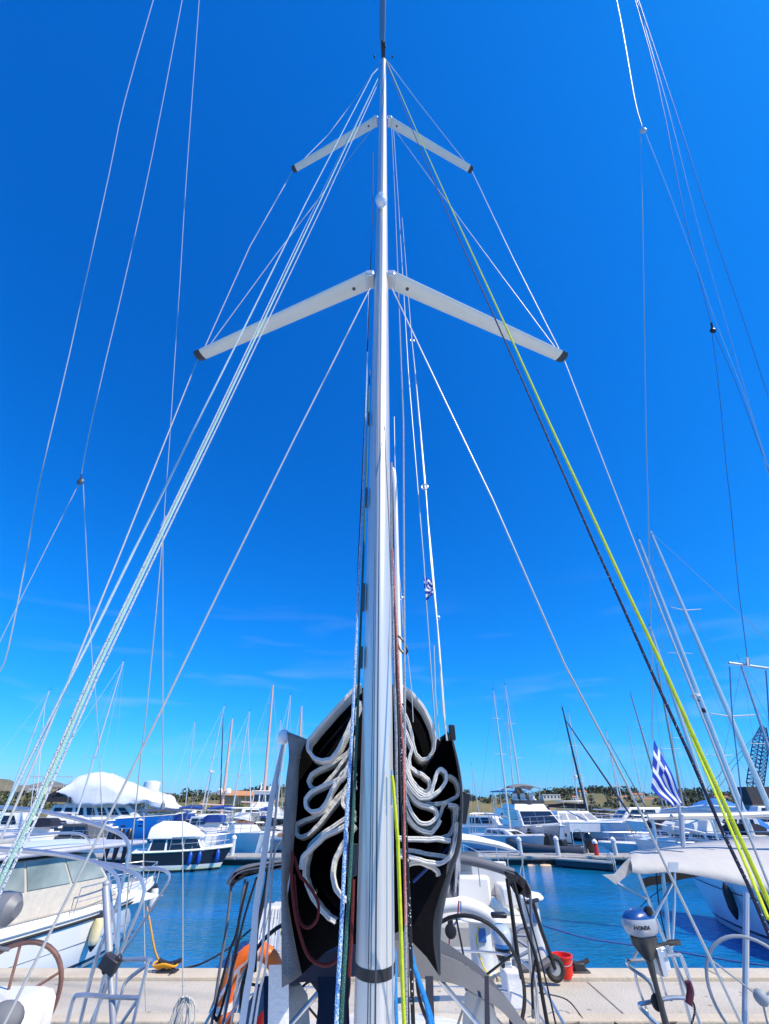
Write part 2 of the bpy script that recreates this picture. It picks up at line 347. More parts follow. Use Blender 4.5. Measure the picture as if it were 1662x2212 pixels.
def house(px, py, Y, wpx, hpx, label, wall=HW, roof=True, n=3, rows=1):
    c = P(px, py, Y=Y); k = c.y * .9 / F * 1.0; W = wpx * k; Hh = hpx * k * 1.15; g = land_h(c.x, Y) if Y < 400 else far_h(c.x, Y)
    z0 = min(c.z, g) - .3; t = T('house', label, 'house', (c.x, Y, z0), group=None)
    base = c.z - z0
    MB().box((0, 0, (base + Hh) / 2), (W, W * .6, base + Hh)).build('wall', wall, t, smooth=False)
    if roof:
        r = MB(); e = W * .04; z = base + Hh
        r.solid([(-W / 2 - e, -W * .33, z), (W / 2 + e, -W * .33, z), (W / 2 + e, 0, z + Hh * .28), (-W / 2 - e, 0, z + Hh * .28)], (0, 0, -.12))
        r.solid([(-W / 2 - e, W * .33, z), (W / 2 + e, W * .33, z), (W / 2 + e, 0, z + Hh * .28 + .003), (-W / 2 - e, 0, z + Hh * .28 + .003)], (0, 0, -.12))
        r.build('roof', HR if roof is True else roof, t, smooth=False)
    else: MB().box((0, 0, base + Hh + .1), (W * 1.04, W * .64, .2)).build('roof', wall, t, smooth=False)
    for rr in range(rows):
        for i in range(n):
            MB().box((-W / 2 + W * (i + .5) / n, -W * .3 - .02, base + Hh * ((rr + .55) / rows)), (W / n * .42, .06, Hh / rows * .4)).build('window', WIN, t, smooth=False)
house(1190, 1728, 215, 34, 7, 'long low white house with a flat roof on the ridge above the motor yacht', roof=False, n=5)
house(1262, 1725, 225, 14, 9, 'white house left of the black mast on the skyline', n=2)
house(1245, 1733, 205, 12, 7, 'small white house below the tall narrow conifer', n=2)
house(1300, 1729, 222, 22, 6, 'white house with a broad red roof right of the black mast', n=3)
house(1382, 1729, 228, 20, 8, 'pale house with a red roof left of the large striped flag', n=3)
house(1402, 1736, 200, 22, 6, 'cream house with a clay roof below the ridge left of the striped flag', n=3, wall=HS)
house(1350, 1735, 205, 13, 8, 'low ochre house standing in the scrub between two masts', wall=HS, n=2)
house(1560, 1733, 210, 26, 7, 'white house right of the striped flag behind the yellow rope', n=3)
house(1175, 1757, 150, 42, 13, 'ochre stone building with one dark doorway at the slope foot behind the grey yacht', wall=HS, roof=False, n=1)
house(660, 1729, 228, 14, 6, 'small house with an orange roof on the ridge left of the black sail bag', wall=HS, n=2)
house(75, 1730, 700, 30, 20, 'white apartment block of five balcony floors below the left hill', roof=False, n=6, rows=5)
house(118, 1728, 720, 20, 18, 'cream apartment block climbing the left hill', roof=False, n=4, rows=4, wall=HS)
house(135, 1722, 760, 16, 18, 'pale apartment block highest on the left hill', roof=False, n=3, rows=3)
house(20, 1741, 640, 40, 8, 'long low white building at the left edge of the photo', roof=False, n=7)
t = T('shed', 'long stone shed with an orange tiled roof between the two pink buff masts', 'shed', (P(535, 1750, Y=180).x, 180, land_h(P(535, 1750, Y=180).x, 180) - .3))
c = P(535, 1750, Y=180); b0 = c.z - t.location.z
MB().box((0, 0, b0 / 2 + 2.2), (17, 8, b0 + 4.4)).build('wall', HS, t, smooth=False)
r = MB(); z = b0 + 4.4
r.solid([(-9.5, -5, z), (9.5, -5, z - .4), (9.5, 0, z + .9), (-9.5, 0, z + 1.4)], (0, 0, -.2)); r.solid([(-9.5, 5, z), (9.5, 5, z - .4), (9.5, 0.01, z + .9), (-9.5, 0.01, z + 1.4)], (0, 0, -.2))
r.build('roof', mat('orange_tile', (.55, .25, .1), .8, bump=.5, bscale=3), t, smooth=False)
# crane beyond the right-hand masts
cb, ct = P(1630, 1706, Y=120), P(1650, 1570, Y=120)
t = T('crane', 'dark blue lattice crane boom rising behind the masts at the right edge', 'crane', (cb.x, 120, 0)); CR = mat('crane_paint', (.03, .06, .16), .5)
m = MB(); ax = (ct - cb).normalized(); u = Vector((1, 0, 0)); u = (u - ax * u.dot(ax)).normalized(); v = ax.cross(u); N = 16
def cor(i, k):
    f = i / N; wd = 1.5 * (1 - max(0, f - .75) * 2.6) * (1 if f > .06 else .7); p = cb + (ct - cb) * f
    return p + (u * (1, 1, -1, -1)[k] + v * (1, -1, -1, 1)[k]) * wd / 1.35
for k in range(4):
    m.tube([cor(i, k) for i in range(N + 1)], .13, 5)
    for i in range(N):
        m.tube([cor(i, k), cor(i + 1, (k + 1) % 4)], .07, 4); m.tube([cor(i, k), cor(i, (k + 1) % 4)], .07, 4)
m.build('boom', CR, t, world=True)
MB().box((cb.x + 4, 120, cb.z - 1.6), (16, 6, 4.2)).box((cb.x + 9, 120, cb.z - .2), (6, 5, 2)).build('machinery_house', mat('rust_brown', (.06, .05, .05), .8), t, world=True, smooth=False)
m = MB()
for dx in (-14, -11, 4): m.tube([ct, (cb.x + dx, 120, cb.z + (-1 if dx > 0 else -1.5))], .05, 4)
m.build('cable', CR, t, world=True)
MB().box((cb.x, 120, (cb.z - 3) / 2), (10, 8, cb.z - 3)).build('base', mat('quay_stone', (.3, .27, .23), .9), t, world=True, smooth=False)
# ================================================================= the yacht we stand on
MY = 2.0
own = T('sailing_yacht', 'yacht we stand on, its tall white mast and open black sail bag filling the middle', 'yacht', (0, 2, 0))
def hull_mb(L, B, Fb, Fs, d=.5, n=22, bow=.5, tr=.75, rake=.08, round_=.55):
    """lofted hull, bow towards +x, waterline at z=0; returns hull and deck builders"""
    secs = []; edge = []
    for i in range(n + 1):
        t = i / n; hb = B / 2 * ((tr + (1 - tr) * min(1, t / .4) ** .8) if t < .4 else max(0.012, (1 - ((t - .4) / .6) ** 2.3) ** .85))
        z = Fs + (Fb - Fs) * t ** 1.6; dd = d * (1 - .75 * t ** 6) * (.55 + .45 * min(1, t / .25)); q = []
        for zf, bf in ((-1, 0.), (-.75, round_ * .75), (-.25, .86), (0, .92), (.45, .98), (1, 1)):
            zz = zf * dd if zf < 0 else zf * z; x = L * t * (1 - rake) + rake * L * t * (.3 + .7 * max(0, zf)) 
            fl = bf if t < .6 else bf ** (1 + (t - .6) * 3.2)
            q.append((x, hb * fl, zz))
        secs.append(q + [(a, -b, c) for a, b, c in reversed(q[1:])]); edge.append((q[-1], (q[-1][0], -q[-1][1], q[-1][2])))
    h = MB(); k = len(secs[0]); vs = [p for s in secs for p in s]; fs = []
    for i in range(n):
        for j in range(k):
            if j == 5: continue            # the deck closes this side
            fs.append((i * k + j, i * k + (j + 1) % k, (i + 1) * k + (j + 1) % k, (i + 1) * k + j))
    fs.append(tuple(range(k))); h.add(vs, fs)
    dk = MB(); ds = []
    for (a, b) in edge: ds.append([(a[0], a[1] * .985, a[2] - .02), (a[0], a[1] * .5, a[2] + .03 * B), (a[0], 0, a[2] + .045 * B), (b[0], b[1] * .5, b[2] + .03 * B), (b[0], b[1] * .985, b[2] - .02)])
    dk.loft(ds, closed=False)
    tr_ = MB(); 
    for s in (0, 1): tr_.tube([Vector(e[s]) + Vector((0, 0, .01)) for e in edge], .025 + B * .004, 6)
    return h, dk, tr_, edge
def place_hull(t, L, B, Fb, Fs, hm, dm=GEL, rm=None, M=None, **k):
    h, d, r, e = hull_mb(L, B, Fb, Fs, **k)
    for mb in (h, d, r):
        if M: mb.v = [M @ v for v in mb.v]
    h.build('hull', hm, t); d.build('deck', dm, t); r.build('toe_rail', rm or dm, t); return e
HB = hullmat('hull_white_blue_boot', (.8, .8, .79), [(.02, (.02, .03, .08)), (.14, (.03, .05, .2))])
M0 = Matrix.Translation((0, 5.3, 0)) @ Matrix.Rotation(R(-90), 4, 'Z')
place_hull(own, 12.5, 3.9, 1.5, 1.25, HB, M=M0)
# -- mast
def mast_pt(py, dx=0): return P(820, py, Y=MY)
MX = -.033
m = MB(); prof = []
def msec(z, a=.0695, b=.11):
    q = []
    for j in range(40):
        an = -math.pi / 2 + 2 * math.pi * j / 40; q.append((MX + a * math.cos(an), MY + .1 + b * math.sin(an), z))
    return q
ZT = P(828, 124, Y=MY).z
zs = [1.2, 2.0, 3, 4, 5, 7, 9, 11, 13, 15, ZT]
m.loft([msec(z) for z in zs]); mast = m.build('mast', ALU, own, world=True)
mast.data.set_sharp_from_angle(angle=R(60))
g = MB()                                              # the luff groove and its two seams, 2 mm proud
for dx, rr in ((.004, .0032), (-.012, .0018), (-.0205, .0018)):
    y = MY + .1 - .11 * math.sqrt(1 - (dx / .0695) ** 2)
    g.tube([(MX + dx, y, 1.5), (MX + dx, y, ZT - .2)], rr, 6)
g.build('groove', ALUD, mast, world=True)
b = MB(); zb0, zb1 = P(808, 2122, Y=MY).z, P(808, 2094, Y=MY).z
b.loft([msec(z, .0712, .1117) for z in (zb0, zb1)]); b.build('mast_band', mat('black_tape', (.02, .02, .022), .5), mast, world=True)
def spreader(root, tip, Yr, ch0, ch1, th, nm='spreader'):
    rt = P(root[0], root[1], Y=Yr); tp = P(tip[0], tip[1], z=rt.z); ax = (tp - rt).normalized(); c = ax.cross(Vector((0, 0, 1))).normalized()
    s = MB(); secs = []
    for f in (0, .35, .955):
        p = rt + (tp - rt) * f; ch = ch0 + (ch1 - ch0) * f
        secs.append([p + c * ch * math.cos(a) + Vector((0, 0, th * math.sin(a) * (1 - .3 * f))) for a in [2 * math.pi * j / 20 for j in range(20)]])
    s.loft(secs); sp = s.build(nm, mat('spreader_white', (.8, .78, .66), .35, coat=.2, var=.03), mast, world=True)
    e = MB(); secs = []
    for f, k in ((.956, 1.04), (.99, 1.04), (1, .6)):
        p = rt + (tp - rt) * f; ch = (ch0 + (ch1 - ch0) * f) * k
        secs.append([p + c * ch * math.cos(a) + Vector((0, 0, th * .75 * k * math.sin(a))) for a in [2 * math.pi * j / 16 for j in range(16)]])
    e.loft(secs); e.build('spreader_tip', mat('tip_black', (.05, .05, .055), .4), mast, world=True)
    for fr in ((.06, .1, .55) if th > .04 else (.08,)):
        p = rt + (tp - rt) * fr; f = MB(); f.lathe([(.018, -th - .004), (.018, -th + .02)], p, 8); f.build('fitting', ALUD, mast, world=True)
    r2 = MB(); r2.box(rt, (.09, .16, .1)); r2.build('spreader_root', ALU, mast, world=True, bevel=.02)
    return tp
LT = spreader((800, 604), (424, 771), MY + .1, .092, .07, .04); RT = spreader((845, 604), (1222, 774), MY + .1, .092, .07, .04)
LU = spreader((812, 262), (632, 367), MY + .1, .078, .062, .032); RU = spreader((842, 262), (1021, 368), MY + .1, .078, .062, .032)
m = MB(); p = P(824, 431, Y=MY - .1); m.lathe([(.02, .1), (.06, .08), (.075, 0), (.06, -.1), (.03, -.13)], p, 12); m.box(p + Vector((0, .1, .05)), (.05, .16, .05))
m.build('steaming_light', mat('lamp_white', (.8, .8, .78), .3), mast, world=True)
tp = Vector((MX, MY + .1, ZT))
m = MB(); m.box(tp + Vector((0, -.1, .03)), (.1, .62, .08)); m.lathe([(.05, -.02), (.05, .02)], tp + Vector((.0, -.36, -.03)), 10, axis='X')
m.lathe([(.03, -.02), (.03, .02)], tp + Vector((.05, -.3, -.03)), 10, axis='X'); m.build('masthead', mat('masthead_black', (.02, .02, .025), .4), mast, world=True, bevel=.01)
# the furled headsail overhead, from the masthead forward past the camera
m = MB(); f0 = P(826, 112, dep=14.0); f1 = P(827, -10, dep=10.5); f2 = f1 + (f1 - f0) * 3
pts = [f0 + (f2 - f0) * t / 14 for t in range(15)]
m.tube(pts, [.04] + [.085 + .05 * i / 14 + .006 * math.sin(i * 2.1) for i in range(14)], 10)
m.build('furled_headsail', mat('furled_sail', (.16, .26, .34), .7, bump=.5), own, world=True)
m = MB()
for dx in (-.3, .32): m.tube([tp + Vector((0, .1, .05)), tp + Vector((dx * .3, .25, .35))], .008, 5); m.ell(tp + Vector((dx * .8, -.1, .15)), (.03, .03, .03), 6)
m.build('wind_sensor', BLACK, own, world=True)
def dep(v): return v.y * math.cos(TH) + (v.z - H) * math.sin(TH)
def cord(nm, pts, d0, d1, r, m_, n=8, parent=own):
    k_ = {'lazy_jack': .0006, 'flag_halyard': .0007, 'main_halyard': .0006}.get(nm, .00078) if pts[0][:2] != (846, 620) else .00055
    L = line(pts, d0, d1)
    if len(pts) == 2: a, b_ = L; L = [a + (b_ - a) * t / 14 for t in range(15)]
    return MB().tube(L, [max(r, dep(p) * k_) for p in L], n).build(nm, m_, parent, world=True)
MH = (tp - Vector((0, 0, H))).y * math.cos(TH) + (tp.z - H) * math.sin(TH)         # depth of the masthead
DL, DU = dep(LT), dep(LU)
for nm, pts, a, b_ in (('shroud', [(822, 132), (770, 210), (710, 290), (634, 366)], MH, DU), ('shroud', [(632, 370), (540, 532), (437, 762)], DU, DL), ('shroud', [(428, 774), (262, 1190), (84, 1625), (0, 1818), (-60, 1960)], DL, 1.6),
                       ('shroud', [(838, 132), (900, 215), (1019, 367)], MH, DU), ('shroud', [(1020, 370), (1110, 560), (1214, 766)], DU, DL), ('shroud', [(1219, 777), (1335, 1079), (1430, 1325), (1546, 1619), (1601, 1760), (1662, 1913), (1700, 2010)], DL, 1.6),
                       ('shroud', [(441, 762), (600, 545), (770, 322), (822, 258)], DL, DU), ('shroud', [(1211, 766), (1080, 590), (940, 400), (840, 262)], DL, DU),
                       ('shroud', [(800, 622), (722, 778), (640, 940), (472, 1280), (355, 1521), (241, 1752), (161, 1910), (28, 2175), (0, 2230)], dep(P(800, 622, Y=MY)), 1.35),
                       ('shroud', [(846, 620), (912, 760), (965, 872), (1065, 1080), (1220, 1435), (1317, 1619), (1385, 1757), (1457, 1909), (1553, 2108), (1620, 2250)], dep(P(846, 620, Y=MY)), 1.35)):
    o_ = cord(nm, pts, a, b_, .0052, WIRE, 8)
GR_D = mat('rope_mint', (.42, .66, .56), .8, spots=((.7, .85, .8), 260, .2), bump=.6, bscale=400)
GR_L = mat('rope_pale_blue', (.5, .68, .74), .8, spots=((.1, .25, .5), 240, .2), bump=.6, bscale=400)
FLK = mat('rope_flecked', (.62, .68, .74), .8, spots=((.04, .09, .18), 210, .3), bump=.6, bscale=400)
YEL = mat('rope_yellow', (.72, .82, .02), .7, var=.12, scale=60, bump=.6, bscale=500)
NVR = mat('rope_navy', (.008, .012, .05), .8, spots=((.6, .65, .7), 130, .18), bump=.6, bscale=400)
BLR = mat('rope_blue_white', (.12, .36, .72), .8, spots=((.78, .84, .9), 190, .46), bump=.6, bscale=400)
RDR = mat('rope_red', (.13, .008, .01), .8, spots=((.4, .06, .05), 260, .2), bump=.6, bscale=400)
ORR = mat('rope_orange', (.8, .2, .14), .8, spots=((.9, .75, .7), 160, .26), bump=.6, bscale=400)
CYR = mat('rope_cyan', (.01, .27, .75), .7, var=.25, scale=90, bump=.7, bscale=400)
BKR = mat('rope_black', (.006, .006, .009), .8, spots=((.75, .75, .78), 95, .22), bump=.6, bscale=400)
GKR = mat('rope_grey', (.42, .45, .48), .8, spots=((.1, .12, .16), 190, .34), bump=.6, bscale=400)
cord('halyard', [(824, 140), (805, 160), (661, 438), (428, 910), (309, 1150), (199, 1374), (128, 1513), (64, 1640), (-10, 1790), (-60, 1900)], MH, .95, .0042, GR_L)
cord('halyard', [(826, 150), (690, 438), (467, 910), (327, 1200), (204, 1456), (74, 1754), (0, 1905), (-50, 2010)], MH, .8, .0045, GR_D)
cord('halyard', [(826, 150), (684, 438), (462, 908), (321, 1200), (198, 1452), (66, 1754), (-12, 1905), (-60, 2005)], MH, .85, .003, FLK)
cord('halyard', [(827, 158), (700, 438), (475, 910), (336, 1200), (212, 1460), (86, 1754), (12, 1905), (-36, 2010)], MH, .85, .003, FLK)
cord('halyard', [(834, 128), (904, 290), (970, 438), (1092, 703), (1186, 911), (1281, 1116), (1347, 1260), (1440, 1457), (1511, 1618), (1572, 1750), (1640, 1902), (1680, 1990)], MH, .85, .0050, YEL)
cord('halyard', [(1441, 1458), (1505, 1619), (1560, 1747), (1626, 1902), (1660, 1985)], 2.1, .9, .0038, YEL)
cord('halyard', [(833, 132), (891, 279), (957, 438), (1072, 693), (1168, 910), (1281, 1167), (1350, 1320), (1413, 1462), (1484, 1618), (1563, 1800), (1615, 1908), (1657, 2008), (1700, 2110)], MH, .85, .0042, NVR)
# lines close beside the mast
cord('halyard', [(846, 270), (854, 438), (872, 910), (873, 1214), (875, 1585), (875, 1640), (876, 1800), (878, 2230)], 11.5, 1.22, .0052, GKR)
cord('flag_halyard', [(850, 275), (861, 438), (883, 809), (916, 1214), (921, 1296), (941, 1585), (951, 1612), (960, 1720)], 11.5, 3.0, .0052, WIRE)
cord('lazy_jack', [(869, 470), (890, 734), (898, 809), (919, 1040), (931, 1214), (945, 1350), (958, 1540), (966, 1600)], 9.5, 2.0, .0042, WIRE)
cord('lazy_jack', [(891, 740), (906, 911), (918, 1050), (934, 1214), (950, 1400), (962, 1560), (968, 1600)], 6.6, 2.05, .0036, WIRE)
cord('lazy_jack', [(852, 900), (857, 1180), (867, 1286), (872, 1372), (881, 1414), (890, 1495), (893, 1560)], 3.1, 2.0, .0022, WIRE)
cord('lazy_jack', [(938, 1395), (941, 1500), (950, 1600)], 2.4, 2.1, .003, WIRE)
sh = MB()
for px, py, r in ((918, 1052, .022), (891, 735, .03), (946, 1335, .014), (867, 1292, .012)):
    p = P(px, py, dep=2.9 if py > 1000 else 6.6); sh.tube([p + Vector((r * math.cos(a), 0, r * math.sin(a))) for a in [math.pi * 2 * k / 14 for k in range(15)]], r * .22, 6)
sh.build('shackle', STEEL, own, world=True)
cord('halyard', [(848, 1186), (854, 1300), (861, 1450), (866, 1540), (872, 1620), (874, 1750), (876, 2000)], 1.7, 1.28, .0034, ORR)
cord('halyard', [(846, 1000), (846, 1180), (849, 1330), (852, 1470), (856, 1585), (857, 1691), (860, 1850)], 2.0, 1.45, .0056, GKR)
cord('halyard', [(850, 1380), (857, 1460), (864, 1570), (872, 1683), (877, 1800), (886, 2001), (891, 2158), (894, 2240)], 1.85, 1.2, .0062, BKR)
cord('halyard', [(846, 1000), (851, 1240), (858, 1480), (866, 1700), (874, 1900), (884, 2230)], 2.0, 1.3, .004, mat('rope_dark', (.03, .03, .04), .8))
cord('reef_line', [(847, 1675), (850, 1700), (860, 1821), (866, 2001), (871, 2158), (875, 2240)], 1.5, 1.18, .0062, YEL)
cord('halyard', [(806, 330), (806, 438), (792, 809), (784, 1010), (775, 1214), (770, 1400), (763, 1600), (758, 1750), (752, 1950), (746, 2230)], 10.5, 1.35, .0058, mat('rope_jet', (.008, .01, .03), .8))
cord('halyard', [(797, 620), (793, 800), (784, 1080), (777, 1214), (769, 1400), (762, 1560), (752, 1718), (747, 1800), (738, 2001), (729, 2158), (726, 2240)], 5.4, 1.2, .0068, BLR)
cord('halyard', [(799, 800), (790, 1080), (783, 1260), (777, 1420), (772, 1560), (764, 1750), (757, 1881), (748, 2030), (740, 2158), (736, 2240)], 4.4, 1.24, .0066, mat('rope_bottle_green', (.02, .12, .09), .8, spots=((.15, .3, .26), 200, .3), bump=.6, bscale=400))
cord('halyard', [(764, 1900), (762, 1960), (759, 2040), (755, 2110)], 1.5, 1.35, .006, RDR)
cord('main_halyard', [(824, 600), (824, 700), (828, 860), (834, 1000), (840, 1110), (843, 1214), (849, 1330)], 4.8, 1.9, .0025, mat('rope_slate', (.1, .1, .12), .8))  # slate grey halyard down the front of the mast
cord('reef_line', [(893, 2085), (905, 2120), (921, 2170), (936, 2240)], 1.5, 1.3, .0075, CYR); cord('reef_line', [(887, 2040), (897, 2090), (908, 2120), (928, 2180), (944, 2240)], 1.55, 1.34, .006, CYR)
cord('reef_line', [(853, 2050), (855, 2120), (856, 2170), (858, 2240)], 1.5, 1.3, .006, CYR)
for px, py, w_, h_ in ((797, 905, .012, .12), (792, 1075, .012, .14), (786, 1290, .014, .15), (782, 1420, .01, .1)): k = MB(); k.box(P(px, py, Y=MY + .06), (w_, .03, h_)); k.build('mast_slide', ALUD, mast, world=True)
k = MB(); L_ = [P(a, b_, Y=MY + .05) for a, b_ in ((858, 1372), (868, 1380), (878, 1398), (880, 1408), (874, 1412), (863, 1400), (857, 1384))]; k.tube(smooth(L_), .006, 6); k.build('cleat', BLACK, mast, world=True)
k = MB(); k.tube(smooth([P(848, 1072 - 60, Y=MY + .1), P(853, 1030, Y=MY + .1), P(856, 1120, Y=MY + .1), P(860, 1300, Y=MY + .1), P(866, 1520, Y=MY + .1)]), .012, 8); k.build('trysail_track', GEL, mast, world=True)
k = MB(); k.tube([P(847, 1664, Y=MY + .0), P(847, 1740, Y=MY + .0)], .006, 6); k.tube([P(848, 1745, Y=MY), P(849, 2230, Y=MY)], .003, 6); k.build('rope_exit', STEEL, mast, world=True)
# -- boom and the open black sail bag
BY = 2.32
def B3(pts, Y=BY): return [P(a, b_, Y=Y) for a, b_ in pts]
def C1(pts): return [(593.6 + u * .2679, 1450 + v * .2679) for u, v in pts]
def C2(pts): return [(593.6 + u * .2679, 1787.4 + v * .2679) for u, v in pts]
bz = P(808, 2085, Y=2.3)
m = MB(); m.loft([[(MX + .07 * math.cos(a), y, bz.z + dz + .12 * math.sin(a)) for a in [2 * math.pi * j / 18 for j in range(18)]] for y, dz in ((2.34, 0), (6.6, .28))]); m.build('boom', ALU, own, world=True)
outer = [(662, 1597), (647, 1638), (642, 1718), (634, 1821), (632, 1880), (622, 1930), (626, 2000), (634, 2028), (651, 2106), (706, 2056), (735, 2040), (790, 2040), (870, 2010), (893, 2038), (922, 2068), (949, 2108), (937, 2028), (939, 1975), (965, 1890),
         (990, 1821), (996, 1787), (998, 1718), (992, 1659), (979, 1602), (968, 1581), (942, 1616), (939, 1579), (926, 1544), (896, 1506), (867, 1483), (830, 1474), (790, 1482), (760, 1499), (716, 1545), (680, 1583), (664, 1601)]
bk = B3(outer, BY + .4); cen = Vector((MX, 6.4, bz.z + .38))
m = MB(); m.tri(bk)  # black sheet added across the bag to keep its interior dark
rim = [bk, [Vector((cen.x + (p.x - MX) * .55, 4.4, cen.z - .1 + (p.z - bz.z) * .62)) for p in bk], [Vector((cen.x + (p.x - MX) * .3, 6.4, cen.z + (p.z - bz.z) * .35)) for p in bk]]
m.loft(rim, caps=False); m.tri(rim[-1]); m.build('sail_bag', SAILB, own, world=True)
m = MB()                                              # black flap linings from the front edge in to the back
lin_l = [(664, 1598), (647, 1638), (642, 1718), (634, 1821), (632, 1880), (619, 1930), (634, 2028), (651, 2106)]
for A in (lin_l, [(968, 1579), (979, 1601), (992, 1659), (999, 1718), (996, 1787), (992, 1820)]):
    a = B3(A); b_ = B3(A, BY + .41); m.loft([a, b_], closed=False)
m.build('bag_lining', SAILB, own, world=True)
fo = [(622, 1581), (626, 1632), (620, 1686), (616, 1745), (611, 1821), (610, 1895), (610, 1975), (611, 2133)]; fi = [(663, 1597), (647, 1638), (642, 1718), (634, 1821), (626, 1881), (619, 1929), (634, 2028), (651, 2106)]
m = MB(); a = smooth(B3(fo, BY - .06), 4); b_ = smooth(B3(fi, BY), 4); c_ = [(p + q) / 2 + Vector((0, -.015 + .006 * math.sin(i * 1.7), 0)) for i, (p, q) in enumerate(zip(a, b_))]
m.loft([a, c_, b_], closed=False); k = [p + Vector((.004, .03, 0)) for p in a]; m.loft([a, k], closed=False)
o_ = m.build('bag_flap', mat('bag_grey', (.2, .205, .21), .8, var=.15, scale=9, bump=.5, bscale=160), own, world=True); o_.modifiers.new('t', 'SOLIDIFY').thickness = .004
m = MB()
for f in (.33, .62): m.tube([p + (q - p) * f + Vector((0, -.012, 0)) for p, q in zip(a, b_)], .0016, 5)
q0, q1 = P(625, 1632, Y=BY - .07), P(650, 1637, Y=BY - .01); m.tube([q0, q1], .0018, 5); m.build('seam', mat('seam_grey', (.22, .23, .24), .8), o_, world=True)
# right flap: dark inner strip, grey outer strip and the crumpled cover below it
ra = [(978, 1600), (990, 1659), (996, 1718), (993, 1787), (984, 1840), (962, 1905), (941, 1975), (938, 2028), (943, 2070), (950, 2108)]; rb = [(980, 1598), (994, 1659), (1001, 1718), (999, 1787), (996, 1830), (974, 1900), (957, 1980), (953, 2028), (953, 2070), (953, 2106)]
m = MB(); m.loft([smooth(B3(ra), 4), smooth(B3(rb, BY - .05), 4)], closed=False); o_ = m.build('bag_flap', mat('bag_charcoal', (.09, .1, .11), .8, var=.15, bump=.4, bscale=160), own, world=True); o_.modifiers.new('t', 'SOLIDIFY').thickness = .004
m = MB(); secs = []
for i in range(15):
    t = i / 14; A = Vector(((985, 1790), (972, 1850), (966, 1880), (962, 1940))[min(3, int(t * 3))]).lerp(Vector(((985, 1790), (972, 1850), (966, 1880), (962, 1940))[min(3, int(t * 3) + 1)]), (t * 3) % 1)
    Bp = Vector((999, 1760)).lerp(Vector((992, 1936)), t); secs.append([P(A[0] + (Bp[0] - A[0]) * s / 6, A[1] + (Bp[1] - A[1]) * s / 6, Y=BY + .06 + .04 * math.sin(s * 2.3 + t * 2) + .012 * math.sin(i * 1.9)) for s in range(7)])
m.loft(secs, closed=False); o_ = m.build('cover_cloth', mat('cover_grey', (.27, .28, .32), .8, bump=.4, bscale=100), own, world=True); o_.modifiers.new('t', 'SOLIDIFY').thickness = .003
main = T_ = MB()
folds = [(C1([(690, 95), (600, 185), (460, 335), (325, 490), (268, 570), (275, 645), (335, 705), (400, 715), (465, 690), (530, 590), (600, 440), (690, 240)]), 1.25),
         (C1([(640, 520), (600, 640), (470, 740), (330, 805), (280, 855), (275, 905), (310, 945), (370, 935), (440, 870), (520, 770), (600, 650), (640, 600)]), .8),
         (C1([(640, 640), (590, 760), (540, 850), (470, 890), (330, 950), (262, 1005), (245, 1065), (275, 1120), (335, 1128), (395, 1085), (465, 950), (540, 830), (630, 720)]), .9),
         (C1([(650, 860), (520, 1000), (400, 1130), (270, 1190), (180, 1230), (163, 1285), (190, 1330), (245, 1328), (335, 1255), (475, 1080), (560, 960), (650, 800)]), .95),
         (C1([(650, 1140), (560, 1195), (400, 1300), (290, 1400), (245, 1550), (240, 1640), (258, 1720), (300, 1820), (370, 1920), (430, 1985), (490, 2025)]), 1.2),
         (C1([(650, 1180), (560, 1250), (400, 1330), (300, 1420), (225, 1500), (205, 1600)]), .7),
         (C1([(655, 905), (590, 955), (548, 1020), (560, 1090), (650, 1140)]), 1.0),
         (C1([(650, 1240), (590, 1330), (520, 1440), (472, 1560), (470, 1690), (510, 1790), (590, 1860)]), .9),
         (C1([(1005, 105), (1100, 170), (1200, 290), (1262, 420), (1292, 540), (1280, 640), (1235, 700), (1185, 708), (1140, 660), (1118, 580), (1090, 440), (1020, 280), (975, 180)]), 1.25),
         (C1([(1030, 420), (1080, 540), (1108, 620), (1090, 685), (1092, 760), (1130, 800), (1200, 838), (1250, 890), (1246, 950), (1205, 970), (1150, 930), (1095, 850), (1055, 700)]), .85),
         (C1([(1050, 740), (1090, 870), (1150, 960), (1215, 1000), (1262, 975), (1290, 890), (1318, 805), (1355, 792), (1386, 840), (1370, 910), (1300, 985), (1220, 1022), (1150, 1005), (1060, 890)]), .8),
         (C1([(1385, 850), (1430, 852), (1475, 905), (1482, 990), (1430, 1035), (1320, 1070), (1220, 1060), (1130, 1010), (1055, 930)]), .7),
         (C1([(1040, 900), (1130, 1040), (1200, 1080), (1285, 1108), (1312, 1155), (1275, 1210), (1195, 1230), (1120, 1165), (1055, 1010)]), .85),
         (C1([(1045, 1000), (1110, 1190), (1200, 1262), (1265, 1265), (1318, 1200), (1358, 1095), (1405, 1058), (1448, 1110), (1452, 1220), (1420, 1308), (1350, 1342), (1250, 1330), (1130, 1250), (1045, 1120)]), .85),
         (C1([(1035, 1080), (1120, 1240), (1240, 1300), (1290, 1280), (1340, 1200)]), .6),
         (C2([(1000, 85), (1200, 95), (1330, 92), (1420, 108)]), .8), (C2([(1000, 190), (1120, 190), (1200, 208), (1390, 240)]), .85), (C2([(1000, 225), (1120, 245), (1220, 275), (1340, 288), (1420, 225), (1462, 80), (1470, -40)]), 1.1),
         (C2([(1085, 300), (1160, 282), (1250, 310), (1310, 345), (1330, 390)]), .7), (C1([(1400, 1080), (1470, 1090), (1490, 1180), (1460, 1300)]), .5)]
